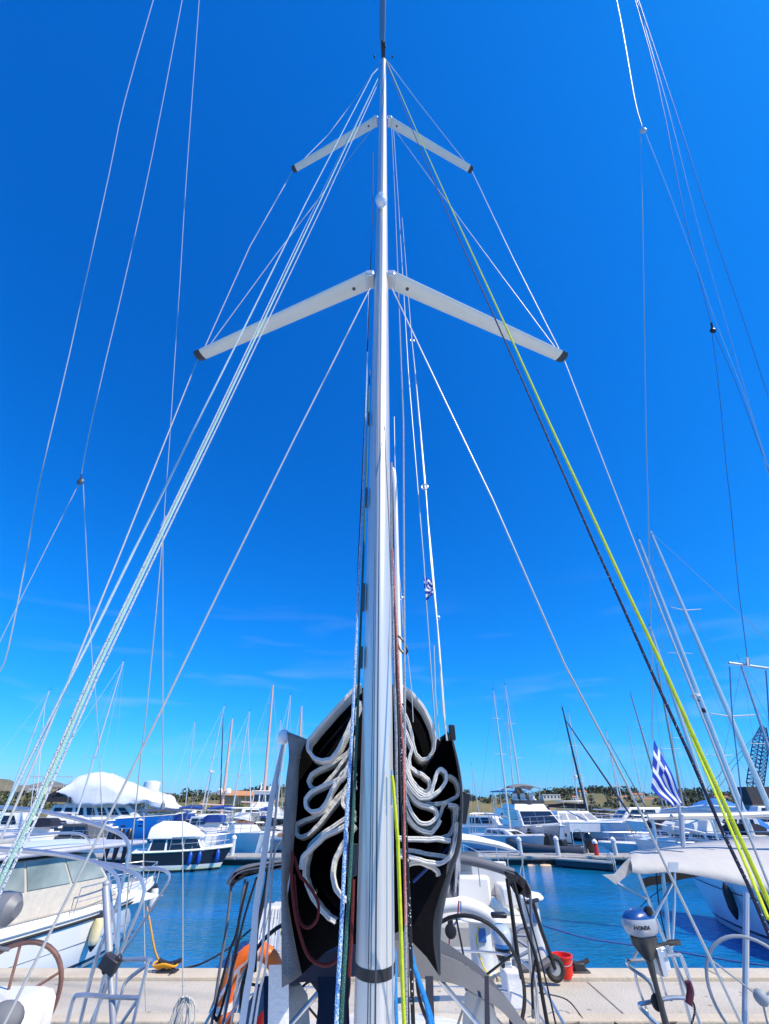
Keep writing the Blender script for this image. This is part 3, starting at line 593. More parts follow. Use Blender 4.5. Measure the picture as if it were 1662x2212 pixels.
for i, (f, wd) in enumerate(folds):
    Yf = BY + .11 * ((i * 3) % 5) / 5; L_ = smooth(B3(f, Yf), 7)
    m = MB(); s_ = MB()
    dn = .1 * wd
    nn = []
    for j, p in enumerate(L_):
        tg = (L_[min(j + 1, len(L_) - 1)] - L_[max(j - 1, 0)]).normalized(); nn.append(tg.cross(Vector((0, 1, 0))).normalized())
    wv = [.0008 * math.sin(j * .9 + i) for j in range(len(L_))]
    for sg in (-1, 1):                                                    # two layers of cloth, each with a rolled edge
        E = [p + q * (.0038 * sg + w_) + Vector((0, .0015 * (sg > 0), 0)) for p, q, w_ in zip(L_, nn, wv)]; m.tube(E, .0042, 7)
        m.loft([[e_ + q * .002 * sg for e_, q in zip(E, nn)], [e_ + q * .004 * sg + Vector((0, dn, -.012 * wd)) for e_, q in zip(E, nn)]], closed=False)
    B_ = [p + Vector((0, dn, -.02 * wd)) for p in L_]
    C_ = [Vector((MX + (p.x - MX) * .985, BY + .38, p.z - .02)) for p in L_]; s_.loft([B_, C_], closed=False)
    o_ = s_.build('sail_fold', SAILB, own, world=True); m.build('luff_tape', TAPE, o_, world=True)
cord('reef_line', [(979, 1822), (930, 1870), (893, 1905)], 1.9, 1.88, .006, mat('rope_deep_blue', (.01, .05, .2), .8))
loop1 = [(633, 1840), (630, 1890), (633, 1940), (642, 1994), (661, 2055), (682, 2079), (709, 2085), (728, 2074)]; loop2 = [(636, 1850), (648, 1890), (663, 1908), (687, 1948), (685, 1986), (666, 2004), (648, 1991), (640, 1950), (636, 1890)]
m = MB(); m.tube(smooth(B3(loop1, BY - .04), 6), .0062, 8); m.tube(smooth(B3(loop2, BY - .02), 6), .0058, 8); m.build('reef_line', RDR, own, world=True)
m = MB(); p = P(977, 1583, Y=BY + .02); m.box(p, (.03, .03, .07)); m.build('buckle', BLACK, own, world=True, bevel=.004); m = MB(); m.box(P(1003, 1745, Y=BY), (.035, .04, .12), ry=.3); m.build('buckle', BLACK, own, world=True, bevel=.004)
# pale webbing hanging from the left flap
STR = mat('pale_webbing', (.62, .66, .7), .5, var=.05)
def strap(pts, wd, Y, name='webbing_strap', m_=STR, y2=None):
    L_ = smooth([P(a, b_, Y=Y + (0 if y2 is None else (y2 - Y) * i / (len(pts) - 1))) for i, (a, b_) in enumerate(pts)], 5)
    o = MB().loft([[p - Vector((wd / 2, 0, 0)), p + Vector((wd / 2, .006, 0)), p + Vector((wd / 2, .009, 0)), p + Vector((-wd / 2, .004, 0))] for p in L_]).build(name, m_, own, world=True); return o
strap([(618, 1588), (606, 1640), (588, 1720), (577, 1800), (566, 1880), (553, 1960), (545, 2070), (532, 2150), (520, 2230)], .026, 2.5)
strap([(616, 1592), (602, 1650), (596, 1750), (585, 1850), (574, 1950), (566, 2060), (552, 2140), (536, 2235)], .009, 2.45)
strap([(608, 1815), (594, 1840), (588, 1880), (582, 1980), (575, 2080), (562, 2140), (548, 2230)], .008, 2.5)
m = MB(); m.ell(P(613, 1592, Y=2.4), (.03, .02, .035), 8); m.build('strap_end', WHITEC, own, world=True)
strap([(602, 2085), (601, 2240)], .085, 2.6, m_=WHITEC)
k = [P(a, b_, Y=2.9) for a, b_ in ((612, 2200), (612, 2130), (622, 2120), (640, 2124), (650, 2145), (650, 2240))]
# -- gooseneck hardware left of the mast
k = MB(); k.box(P(759, 1857, Y=BY - .05), (.05, .06, .1)); k.tube([P(757 + 6 * math.cos(a), 1888 + 10 * math.sin(a), Y=BY - .08) for a in [math.pi * 2 * j / 12 for j in range(13)]], .004, 6); k.build('gooseneck', mat('dull_grey', (.1, .11, .13), .5, .4), own, world=True, bevel=.006)
# -- sprayhood between mast and cockpit
hoA = [(512, 2214), (547, 2149), (610, 2086), (668, 2040), (730, 2012), (820, 1998), (900, 2010), (954, 2036), (996, 2058), (1047, 2099), (1085, 2145), (1132, 2216)]
hoM = [(520, 2216), (556, 2162), (618, 2102), (672, 2062), (735, 2040), (820, 2030), (900, 2040), (954, 2062), (1000, 2082), (1055, 2122), (1098, 2160), (1138, 2216)]
hoB = [(545, 2216), (566, 2186), (606, 2142), (650, 2120), (730, 2112), (820, 2110), (900, 2114), (950, 2120), (995, 2130), (1030, 2150), (1081, 2182), (1112, 2216)]
m = MB(); a = smooth([P(x, y, Y=4.3) for x, y in hoA], 4); b_ = smooth([P(x, y, Y=3.75) for x, y in hoM], 4); bk_ = [Vector((p.x, 5.0, p.z - .1)) for p in a]
m.loft([bk_, a, b_], closed=False); o_ = m.build('sprayhood', CANV, own, world=True)
c_ = smooth([P(x, y, Y=3.6) for x, y in hoB], 4); m = MB(); m.loft([[p + Vector((0, -.004, 0)) for p in b_], c_], closed=False); m.build('sprayhood_front', mat('grey_canvas_light', (.12, .125, .14), .85, bump=.4, bscale=200), o_, world=True)
for px, w_ in ((706, 38), (742, 20), (928, 16), (575, 10), (1052, 8)): m = MB(); m.prism([P(px - w_ / 2, 2110, Y=3.6), P(px + w_ / 2, 2110, Y=3.6), P(px + w_ / 2 + 4, 2240, Y=3.4), P(px - w_ / 2, 2240, Y=3.4)], (0, .01, 0)); m.build('window_band', NAVY, o_, world=True)
m = MB(); m.tri([P(x, y, Y=3.62) for x, y in ((645, 2112), (762, 2060), (752, 2114), (745, 2240), (680, 2240), (690, 2150), (672, 2124), (650, 2120))]); m.tri([P(x, y, Y=3.6) for x, y in ((611, 2133), (651, 2104), (700, 2062), (760, 2040), (752, 2112), (640, 2124))]); m.build('bag_skirt', NAVY, own, world=True)
m = MB(); q = [P(x, y, Y=3.6) for x, y in ((952, 2124), (1010, 2140), (1060, 2170), (1098, 2214), (1098, 2240), (945, 2240))]; m.tri(q)
m.build('clear_window', mat('clear_vinyl', (.9, .92, .95), .12, alpha=.16, var=.02), o_, world=True)
# deck furniture glimpsed under the hood
for px, Y in ((635, 4.6), (1034, 4.6)):
    w_ = MB(); c_ = P(px, 2165, Y=Y); w_.lathe([(.11, -.55), (.135, -.3), (.13, -.1), (.1, .03), (.04, .09)], c_, 16); w_.build('winch_cover', CANVW, own, world=True)
w_ = MB(); w_.box((0, 4.3, 1.62), (2.2, 2.6, .34)); w_.build('coachroof', GEL, own, world=True, bevel=.05)
m = MB()
for s_x in (-1, 1):
    m.tube([(s_x * .55, 4.0, 1.8), (s_x * .6, 3.7, 2.3), (s_x * .3, 3.7, 2.55)], .014, 8)
m.build('hood_frame', STEEL, own, world=True)
# -- bimini folded on its frame, and its black straps
YB = 5.6; yb = lambda x, y, Y=YB: P(x, y, Y=Y)
m = MB(); L_ = smooth([yb(497, 1912), yb(508, 1893), yb(530, 1880), yb(570, 1873), yb(612, 1866), yb(700, 1852), yb(830, 1846), yb(930, 1850), yb(1000, 1857), yb(1060, 1870), yb(1110, 1887)], 5); m.tube(L_, .042, 10)
L2 = smooth([yb(1105, 1886), yb(1128, 1897), yb(1142, 1915), yb(1146, 1936), yb(1150, 2060), yb(1152, 2200)], 5); m.tube(L2, .014, 8); m.tube([yb(1000, 1857), yb(1060, 1869), yb(1104, 1886)], .022, 8)
m.tube(smooth([yb(500, 1912), yb(490, 2000), yb(474, 2100), yb(455, 2230)], 4), .014, 8); m.tube(smooth([yb(530, 1900), yb(515, 2000), yb(500, 2120), yb(478, 2230)], 4), .014, 8)
fr = m.build('bimini_frame', mat('frame_grey', (.13, .14, .17), .7), own, world=True)
m = MB(); m.loft([[yb(x, y, YB - .04) for x, y in q] for q in (((497, 1912), (501, 1914), (499, 1908), (497, 1905)), ((500, 1896), (512, 1906), (516, 1892), (506, 1886)), ((520, 1882), (530, 1895), (540, 1888), (530, 1876)), ((545, 1875), (556, 1888), (568, 1884), (560, 1869)), ((610, 1864), (612, 1872), (614, 1870), (612, 1862)))]); m.build('bimini_cover', mat('black_canvas', (.018, .018, .022), .8, bump=.4), own, world=True); m = MB()
m.loft([[yb(x, y, YB - .04) for x, y in q] for q in (((1090, 1880), (1092, 1892), (1094, 1890), (1092, 1878)), ((1110, 1885), (1106, 1920), (1112, 1930), (1116, 1884)), ((1132, 1900), (1122, 1930), (1130, 1934), (1138, 1904)), ((1146, 1926), (1138, 1940), (1142, 1941), (1148, 1930)))])
m.build('bimini_cover', mat('black_canvas', (.018, .018, .022), .8, bump=.4), own, world=True)
for pts, r in (([(536, 1905), (525, 1950), (510, 2020), (495, 2060), (465, 2180), (466, 2200), (474, 2195), (500, 2100), (512, 2060)], .012), ([(555, 1895), (530, 1975), (510, 2060)], .011), ([(580, 1880), (570, 1940), (555, 2010), (550, 2100)], .02), ([(1096, 1898), (1105, 1960), (1118, 2060), (1128, 2115)], .02), ([(1110, 1905), (1135, 2000), (1158, 2068), (1170, 2140), (1186, 2230)], .018), ([(1158, 2070), (1150, 2120), (1152, 2180)], .012), ([(1130, 1930), (1160, 2040), (1180, 2120), (1205, 2230)], .008)):
    m = MB(); m.tube(smooth([yb(x, y, YB - .15) for x, y in pts], 4), r, 6); m.build('strap', mat('black_webbing', (.008, .008, .012), .7), own, world=True)
for pts in ([(1120, 1925), (1140, 2020), (1150, 2120), (1163, 2230)], [(1150, 2075), (1160, 2140), (1165, 2230)], [(560, 1880), (548, 1990), (535, 2100), (520, 2230)], [(502, 2060), (480, 2230)]): m = MB(); m.tube([yb(x, y) for x, y in pts], .013, 8); m.build('stanchion', STEEL, own, world=True)
# -- steering wheels
def wheel(t, c, r, m_, nrm, spokes=5, tr=.016, nm='steering_wheel'):
    nrm = Vector(nrm).normalized(); u = nrm.orthogonal().normalized(); v = nrm.cross(u); m = MB()
    m.tube([c + (u * math.cos(a) + v * math.sin(a)) * r for a in [2 * math.pi * j / 40 for j in range(41)]], tr, 8)
    o = m.build(nm, m_, t, world=True); k = MB()
    for j in range(spokes):
        a = 2 * math.pi * j / spokes + .3; k.tube([c + nrm * -.05, c + (u * math.cos(a) + v * math.sin(a)) * r], tr * .6, 6)
    k.ell(c + nrm * -.04, (.05, .05, .05), 6); k.build('spoke', m_, o, world=True); return o
wheel(own, P(1015, 2125, Y=5.3), .46, BLACK, (.15, 1, .25)); wheel(own, P(640, 2135, Y=5.3), .46, BLACK, (-.15, 1, .25))
# backrest rail at the stern
m = MB(); sz = 1.3
for sx in (-1, 1):
    L_ = [Vector((sx * 1.45, 5.0, sz + .62)), Vector((sx * 1.6, 6.6, sz + .62)), Vector((sx * 1.35, 7.15, sz + .62)), Vector((sx * .5, 7.25, sz + .62))]; m.tube(smooth(L_, 4), .013, 8)
    m.tube(smooth([p - Vector((0, 0, .3)) for p in L_], 4), .011, 8)
    for p in (L_[0], L_[1], L_[3]): m.tube([p, Vector((p.x, p.y, sz))], .013, 8)
m.build('pushpit', STEEL, own, world=True)
# -- davit, outboard bracket and block hanging at the stern
# ================================================================= shared builders for boats
def cabin(t, x0, x1, w, z0, z1, fs, bs, ss, m, wins=(), name='cabin', wm=None, bevel=.04, wname='window'):
    def C(u, s, v): return Vector((x0 + bs * v + (x1 - fs * v - x0 - bs * v) * u, s * (w / 2 - ss * v), z0 + (z1 - z0) * v))
    mb = MB(); mb.loft([[C(0, -1, v), C(1, -1, v), C(1, 1, v), C(0, 1, v)] for v in (0, 1)]); o = mb.build(name, m, t, smooth=False, bevel=bevel)
    for side, u0, u1, v0, v1 in wins:
        q = []
        for u, v in ((u0, v0), (u1, v0), (u1, v1), (u0, v1)):
            if side == 'L': p = C(u, 1, v) + Vector((0, .02, 0))
            elif side == 'R': p = C(u, -1, v) + Vector((0, -.02, 0))
            elif side == 'F': p = C(1, -1, v).lerp(C(1, 1, v), u) + Vector((.02, 0, .004))
            else: p = C(0, -1, v).lerp(C(0, 1, v), u) + Vector((-.02, 0, .004))
            q.append(p)
        d = {'L': (0, -.035, 0), 'R': (0, .035, 0), 'F': (-.035, 0, 0), 'B': (.035, 0, 0)}[side]
        MB().prism(q, d).build(wname, wm or GLASS, o, smooth=False)
    return o
def rails(t, edge, i0, i1, h=.6, r=.014, every=3, name='guard_rail', m=None, zo=.0, inset=.92):
    mb = MB()
    for s in (0, 1):
        L_ = [Vector((e[s][0], e[s][1] * inset, e[s][2] + h + zo)) for e in edge[i0:i1 + 1]]
        mb.tube(L_, r, 6); mb.tube([p - Vector((0, 0, h * .5)) for p in L_], r * .6, 5)
        for p in L_[::every]: mb.tube([p, p - Vector((0, 0, h))], r, 6)
    if i1 >= len(edge) - 2: mb.tube([Vector((edge[i1][0][0], edge[i1][0][1] * inset, edge[i1][0][2] + h)), Vector((edge[i1][1][0], edge[i1][1][1] * inset, edge[i1][1][2] + h))], r, 6)
    return mb.build(name, m or STEEL, t)
def wpt(t, p): return PM[t.name] @ Vector(p)
def fender(p, label, m=None, h=.55, r=.12, group='fenders hung on boat sides', tilt=0., tips=None, up=.5):
    t = T('fender', label, 'fender', (p[0], p[1], p[2] - h), group=group)
    MB().lathe([(r * .25, 0), (r * .8, h * .12), (r, h * .25), (r, h * .75), (r * .8, h * .88), (r * .25, h)], (0, 0, 0), 14).build('body', m or CANVW, t)
    e = MB()
    e.lathe([(.02, -h * .1), (r * .5, -.0), (r * .74, h * .09)], (0, 0, 0), 12); e.build('end_cap', tips or NAVY, t)
    e = MB(); e.lathe([(r * .74, h * .91), (r * .4, h * 1.02), (.02, h * 1.1)], (0, 0, 0), 12); e.build('top_cap', tips or NAVY, t)
    MB().tube([(0, 0, h * 1.05), (0, 0, h + up)], .008, 5).build('lanyard', mat('white_line', (.7, .7, .68), .8), t)
    return t
def mast_on(t, base, top, r, m, spr=(), stays=(), fore=None, furl=None, name='mast', sm=None, r1=.6):
    """mast and rigging in the boat's own space; spr = (fraction, half width)"""
    base, top = Vector(base), Vector(top); ax = top - base
    o = MB().tube([base, base + ax * .5, top], [r, r * .95, r * r1], 8).build(name, m, t)
    for f, hw in spr:
        p = base + ax * f
        for s in (-1, 1): MB().tube([p, p + Vector((-.12 * hw, s * hw * .72, .05))], [.026, .018], 6).build('spreader', SPRW, o)
    for a, b in stays: MB().tube([Vector(a), Vector(b)], .011, 4).build('stay', STAY, t)
    if furl: MB().tube([Vector(furl[0]), Vector(furl[0]).lerp(Vector(furl[1]), .12), Vector(furl[1]).lerp(Vector(furl[0]), .08), Vector(furl[1])], [.03, furl[2], furl[2] * .6, .02], 8).build('furled_jib', furl[3], t)
    return o
def outboard(t, c, s, rz, cowl, lower=None, name='outboard_motor', text=None, band=None, label=None, top=True, grip=True):
    """outboard engine hanging from its clamp; cowl above, leg and propeller below; local x = aft"""
    o = T(name, label, 'outboard motor', c, rz) if top else None
    lo = lower or mat('engine_dark', (.03, .032, .035), .4)
    m = MB(); secs = []
    for z, a, b, dx in ((0, .17, .1, 0), (.05, .23, .135, 0), (.16, .25, .15, .01), (.27, .23, .15, 0), (.34, .17, .12, -.01), (.38, .08, .06, -.02)):
        z *= .72; secs.append([Vector((dx + a * math.copysign(abs(math.cos(q)) ** .8, math.cos(q)), b * math.copysign(abs(math.sin(q)) ** .8, math.sin(q)), z)) * s for q in [2 * math.pi * k / 20 for k in range(20)]])
    m.loft(secs); co = m.build('cowl', cowl, o)
    m = MB(); m.loft([[Vector((a * math.cos(q), b * math.sin(q), z)) * s for q in [2 * math.pi * k / 16 for k in range(16)]] for z, a, b in ((0, .2, .12), (-.07, .2, .115), (-.15, .13, .08), (-.22, .07, .05))])
    m.build('lower_cowl', lo, o)
    m = MB(); m.loft([[Vector((a * math.cos(q) + .0, b * math.sin(q), z)) * s for q in [2 * math.pi * k / 12 for k in range(12)]] for z, a, b in ((-.2, .055, .04), (-.45, .035, .028), (-.85, .05, .03), (-.95, .05, .045), (-1.02, .07, .01))])
    m.lathe([(.02, -.12), (.045, -.05), (.05, .06), (.02, .14)], Vector((0, 0, -.93)) * s, 10, axis='X'); m.build('leg', lo, o)
    m = MB()
    for k in range(3):
        a = 2 * math.pi * k / 3; m.add([Vector((.13, .02 * math.cos(a), -.93 + .02 * math.sin(a))) * s, Vector((.15, .1 * math.cos(a), -.93 + .1 * math.sin(a))) * s, Vector((.12, .1 * math.cos(a + .7), -.93 + .1 * math.sin(a + .7))) * s, Vector((.1, .03 * math.cos(a + .8), -.93 + .03 * math.sin(a + .8))) * s], [(0, 1, 2, 3)])
    m.build('propeller', lo, o)
    m = MB(); m.box(Vector((-.13, 0, -.24)) * s, Vector((.08, .17, .26)) * s); m.box(Vector((-.19, 0, -.17)) * s, Vector((.06, .17, .06)) * s); m.build('clamp', STEEL, o, bevel=.004)
    if grip: MB().tube([Vector((-.15, .03, -.1)) * s, Vector((-.33, .06, -.08)) * s, Vector((-.36, .06, -.08)) * s, Vector((-.52, .08, -.08)) * s], [.018 * s, .018 * s, .03 * s, .03 * s], 8).build('tiller', BLACK, o)
    return o
# ================================================================= yacht berthed to our left
left = T('sailing_yacht', 'yacht berthed left of ours, with a brown rimmed wheel and bent steel bimini tubes', 'yacht', (-4.7, 2, 0))
def berth(t, x, stern=7.0, L=12.0, B=3.7, hm=HB):
    M = Matrix.Translation((0, stern - 2, 0)) @ Matrix.Rotation(R(-90), 4, 'Z'); return place_hull(t, L, B, 1.5, 1.2, hm, M=M)
berth(left, -4.7)
def tw(t, pts, Y, r, m=STEEL, name='frame_tube', n=8, k=4, Y1=None):
    L_ = smooth([P(a, b, Y=Y + ((Y1 or Y) - Y) * i / max(1, len(pts) - 1)) for i, (a, b) in enumerate(pts)], k); return MB().tube(L_, r, n).build(name, m, t, world=True)
tw(left, [(-40, 1742), (0, 1744), (80, 1751), (176, 1772), (241, 1793), (266, 1806), (277, 1824), (278, 1846), (266, 1900), (250, 1960), (206, 2078), (172, 2216), (165, 2260)], 6.2, .021, name='bimini_tube')
tw(left, [(-40, 1829), (0, 1833), (100, 1841), (176, 1855), (226, 1872), (249, 1890), (257, 1912), (258, 1940), (256, 2000), (252, 2060), (228, 2120), (195, 2240)], 5.8, .018, name='bimini_tube')
tw(left, [(-40, 1834), (0, 1837), (120, 1846), (220, 1865), (285, 1884), (303, 1897), (310, 1915), (311, 1930), (300, 1965), (272, 2030), (240, 2110), (192, 2220)], 6.0, .018, name='bimini_tube')
tw(left, [(200, 1862), (300, 1874), (345, 1878), (362, 1885), (366, 1895), (358, 1915), (320, 1975), (268, 2052), (232, 2090), (214, 2150)], 6.4, .016, name='bimini_tube')
tw(left, [(234, 1886), (242, 1960), (252, 2040), (252, 2100), (246, 2230)], 6.1, .013, name='bimini_tube')
tw(left, [(141, 2230), (150, 2190), (160, 2156), (170, 2151), (190, 2150), (240, 2154), (302, 2156)], 5.6, .017, name='pushpit_rail'); tw(left, [(322, 2072), (300, 2160), (283, 2230)], 5.6, .016, name='pushpit_rail')
tw(left, [(262, 2074), (322, 2072), (318, 2084), (275, 2118), (262, 2150), (240, 2230)], 5.7, .016, name='pushpit_rail'); tw(left, [(302, 2156), (292, 2168), (250, 2230)], 5.6, .015, name='pushpit_rail')
m = MB(); a, b = P(228, 1915, Y=5.7), P(246, 2240, Y=5.6); m.tube([a, a.lerp(b, .48)], .033, 10); m.tube([a.lerp(b, .48), b], .026, 10); m.ell(a + Vector((0, 0, .02)), (.034, .034, .03), 8)
m.build('radar_pole', mat('grey_post', (.4, .42, .46), .5, .2), left, world=True)
m = MB(); m.box(P(238, 2082, Y=5.6), (.16, .1, .1), ry=.4); m.tube([P(222, 2100, Y=5.6), P(262, 2066, Y=5.6)], .03, 8); m.build('pole_clamp', mat('dark_clamp', (.05, .05, .06), .5, .4), left, world=True, bevel=.01)
LTH = mat('brown_leather', (.2, .1, .08), .55, var=.2, scale=14)
wheel(left, P(12, 2170, Y=4.7), .335, LTH, (-.5, 1, .05), tr=.017)
m = MB(); c = P(12, 2260, Y=4.5); m.loft([[c + Vector((x, y, z)) for x, y in ((-.8, -.25), (.1 - i, -.25), (.14 - i, -.1), (.14 - i, .25), (-.8, .25))] for i, z in ((0, -.5), (0, .05), (.02, .17), (.06, .21), (.14, .225))])
m.build('helm_seat', GEL, left, world=True, bevel=.02); m = MB(); m.ell(P(4, 2205, Y=4.2), (.13, .1, .09), 10); m.build('seat_cushion', mat('grey_cushion', (.17, .18, .2), .8), left, world=True)
m = MB(); m.tube([P(-60, 2040, Y=4.6), P(20, 2052, Y=4.6)], .012, 6); L_ = [P(-25, 1968, Y=4.4), P(12, 1968, Y=4.4)]; m.lathe([(.05, -.2), (.1, -.14), (.11, 0), (.1, .09), (.05, .14)], P(0, 1965, Y=4.4), 14, axis='X'); m.build('winch', mat('winch_grey', (.2, .21, .23), .5, .2), left, world=True)
def wire(t, pts, d0, d1, r=.006, m_=WIRE, nm='backstay', n=6):
    L_ = line(pts, d0, d1)
    if len(pts) == 2: a, b_ = L_; L_ = [a + (b_ - a) * k / 10 for k in range(11)]
    L_ = smooth(L_, 3); rr = [max(r, dep(p) * .0008) for p in L_]; return MB().tube(L_, rr, n).build(nm, m_, t, world=True)
wire(left, [(334, -10), (300, 88), (235, 378), (152, 756), (107, 850), (88, 985), (53, 1146), (20, 1330), (0, 1432), (-30, 1560)][:0] or [(334, -10), (270, 215), (235, 379), (152, 756), (88, 1030), (55, 1215), (18, 1400), (0, 1450)], 13, 5.5, .008, nm='shroud')
wire(left, [(395, -8), (330, 330), (269, 607), (228, 780), (192, 940), (176, 1026)], 12, 6.5, .007)
wire(left, [(170, 1046), (85, 1214), (0, 1385), (-40, 1470)], 6.5, 5, .0045); wire(left, [(180, 1046), (188, 1214), (199, 1425), (205, 1480), (214, 1619), (221, 1780), (229, 1870)], 6.5, 5, .0045)
m = MB(); m.ell(P(174, 1040, dep=6.5), (.052, .035, .062), 8); m.tube([P(176, 1024, dep=6.5), P(175, 1034, dep=6.5)], .012, 6); m.build('block', mat('block_grey', (.09, .1, .12), .4), left, world=True)
wire(left, [(431, -8), (403, 379), (389, 607), (378, 770), (366, 960), (357, 1080), (355, 1118)], 12.5, 6.5, .0055)
m = MB(); p = P(354, 1124, dep=6.5); m.tube([p + Vector((0, 0, .08)), p - Vector((0, 0, .1))], .02, 8); m.build('block', STEEL, left, world=True)
wire(left, [(352, 1135), (352, 1400), (352, 1620), (352, 1748)], 6.5, 5, .0058); wire(left, [(353, 1135), (343, 1260), (328, 1420), (314, 1560), (304, 1640), (293, 1750), (284, 1833), (276, 1930), (268, 2030)], 6.5, 4.8, .0075)
m = MB(); m.tube([P(308, 1751, Y=6.4), P(352, 1749, Y=6.4), P(395, 1751, Y=6.4)], .016, 8); m.ell(P(352, 1740, Y=6.4), (.025, .02, .05), 8); m.build('stay_bridle_bar', mat('dull_steel', (.25, .27, .3), .4, .8), left, world=True)
tw(left, [(311, 1753), (310, 1860), (311, 1960), (313, 2080), (315, 2186)], 6.4, .006, WIRE, 'bridle_wire'); tw(left, [(394, 1753), (395, 1900), (395, 2100), (395, 2240)], 6.4, .006, WIRE, 'bridle_wire')
# coiled white line on our quarter and other small gear on the left
m = MB(); c = P(395, 2215, Y=6.2)
for i in range(9):
    w_ = .05 + .02 * (i % 3); h_ = .17 + .03 * random.random(); a0 = random.uniform(-.4, .4); sx = random.uniform(-.05, .05)
    m.tube([c + Vector((sx + w_ * math.sin(a + a0), random.uniform(-.02, .02), h_ * math.cos(a))) for a in [2 * math.pi * k / 14 for k in range(15)]], .0085, 6)
one(m, 'rope_coil', mat('coil_white', (.62, .62, .6), .8, bump=.6, bscale=300), 'white rope coil hung in loops at the bottom edge left of the orange horseshoe buoy', 'rope')
# ================================================================= yacht berthed to our right
right = T('sailing_yacht', 'yacht berthed right of ours under a large pale bimini, with an outboard on its rail', 'yacht', (4.9, 2, 0)); berth(right, 4.9)
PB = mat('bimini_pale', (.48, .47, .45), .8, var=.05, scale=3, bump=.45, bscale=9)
top_ = [(1364, 1848), (1378, 1842), (1400, 1839), (1470, 1825), (1540, 1817), (1620, 1810), (1700, 1803), (1900, 1795)]
mid_ = [(1362, 1858), (1376, 1856), (1398, 1858), (1462, 1862), (1530, 1868), (1620, 1885), (1700, 1895), (1900, 1900)]
low_ = [(1366, 1884), (1378, 1887), (1398, 1888), (1458, 1884), (1540, 1898), (1610, 1914), (1700, 1935), (1900, 1960)]
und_ = [(1372, 1878), (1384, 1880), (1402, 1882), (1462, 1882), (1540, 1884), (1610, 1884), (1700, 1884), (1900, 1884)]
A = smooth([P(x, y, Y=7.6) for x, y in top_], 5); Bm = smooth([P(x, y, Y=6.0) for x, y in mid_], 5); Bl = smooth([P(x, y, Y=5.9) for x, y in low_], 5); Bu = smooth([P(x, y, Y=6.8) for x, y in und_], 5)
mdl = [a.lerp(b, .5) + Vector((0, 0, .05)) for a, b in zip(A, Bm)]
m = MB(); m.loft([A, mdl, Bm, [b.lerp(c, .4) + Vector((0, -.02, 0)) for b, c in zip(Bm, Bl)], Bl], closed=False); o_ = m.build('bimini_top', PB, right, world=True); o_.modifiers.new('t', 'SOLIDIFY').thickness = .006
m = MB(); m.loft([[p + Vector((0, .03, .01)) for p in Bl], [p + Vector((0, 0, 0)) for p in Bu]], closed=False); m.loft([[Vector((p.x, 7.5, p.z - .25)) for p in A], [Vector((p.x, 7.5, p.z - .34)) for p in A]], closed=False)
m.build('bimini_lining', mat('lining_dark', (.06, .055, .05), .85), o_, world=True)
m = MB(); f = [P(x, y, Y=6.0) for x, y in ((1364, 1852), (1368, 1884), (1345, 1900), (1333, 1912), (1329, 1909), (1318, 1900), (1304, 1891), (1330, 1889), (1348, 1868))]; m.solid(f, (0, .03, 0)); m.build('corner_flap', PB, o_, world=True)
m = MB(); q = [P(x, y, Y=5.85) for x, y in ((1445, 1863), (1466, 1863), (1466, 1884), (1445, 1883))]; m.solid(q, (0, .01, 0)); m.build('clear_patch', mat('vinyl_patch', (.45, .5, .55), .3), o_, world=True)
tw(right, [(1380, 1886), (1400, 1940), (1440, 2040), (1482, 2130), (1520, 2230)], 6.0, .016, name='bimini_tube'); tw(right, [(1334, 1908), (1360, 1922), (1397, 1942)], 6.0, .013, name='bimini_tube')
tw(right, [(1432, 1886), (1440, 1960), (1446, 2035), (1462, 2090), (1500, 2230)], 6.1, .021, name='bimini_tube'); tw(right, [(1458, 1884), (1457, 1960), (1452, 2045)], 5.9, .014, name='bimini_tube'); tw(right, [(1457, 1900), (1410, 1990), (1366, 2075)], 5.95, .013, name='bimini_tube')
tw(right, [(1418, 1886), (1425, 1960), (1440, 2030)], 6.3, .007, NVR, 'sheet'); 
tw(right, [(1354, 2076), (1397, 2073), (1430, 2066), (1462, 2063), (1474, 2068), (1493, 2123), (1500, 2150)], 5.9, .014, name='pushpit_rail'); tw(right, [(1354, 2078), (1362, 2090), (1400, 2118), (1415, 2150), (1448, 2230)], 5.8, .016, name='pushpit_rail')
tw(right, [(1480, 2156), (1450, 2156), (1400, 2166), (1384, 2169), (1382, 2173), (1390, 2184), (1432, 2225), (1440, 2240)], 5.8, .016, name='pushpit_rail'); tw(right, [(1372, 2092), (1378, 2130), (1395, 2175), (1416, 2240)], 5.85, .013, name='pushpit_rail')
tw(right, [(1424, 2090), (1440, 2150), (1452, 2160)], 5.85, .012, name='pushpit_rail'); tw(right, [(1470, 2063), (1486, 2110), (1492, 2128)], 5.85, .012, name='pushpit_rail')
tw(right, [(1613, 1928), (1612, 2060), (1610, 2240)], 5.0, .022, name='arch_post', m=mat('satin_steel', (.6, .58, .57), .35, .6)); 
tw(right, [(1400, 1765), (1480, 1763), (1560, 1762), (1700, 1757), (1800, 1754)], 6.6, .032, ALU, 'davit_bar'); tw(right, [(1408, 1766), (1416, 1800), (1416, 1834)], 6.6, .02, name='davit_leg'); tw(right, [(1520, 1766), (1536, 1773), (1546, 1800), (1552, 1815)], 6.6, .014, name='davit_leg'); tw(right, [(1405, 1766), (1412, 1778), (1480, 1790), (1525, 1800)], 6.6, .008, name='davit_brace')
m = MB(); m.tube([P(1473, 1760, Y=6.5), P(1474, 1800, Y=6.5), P(1477, 1830, Y=6.5)], .03, 8); m.tube([P(1466, 1728, Y=6.5), P(1476, 1830, Y=6.5)], .018, 8); m.build('flag_post', mat('post_grey2', (.45, .47, .5), .4, .3), right, world=True)
wheel(right, P(1640, 2150, Y=4.9), .34, mat('grey_leather', (.26, .3, .34), .6), (.35, 1, .1), tr=.012, spokes=3)
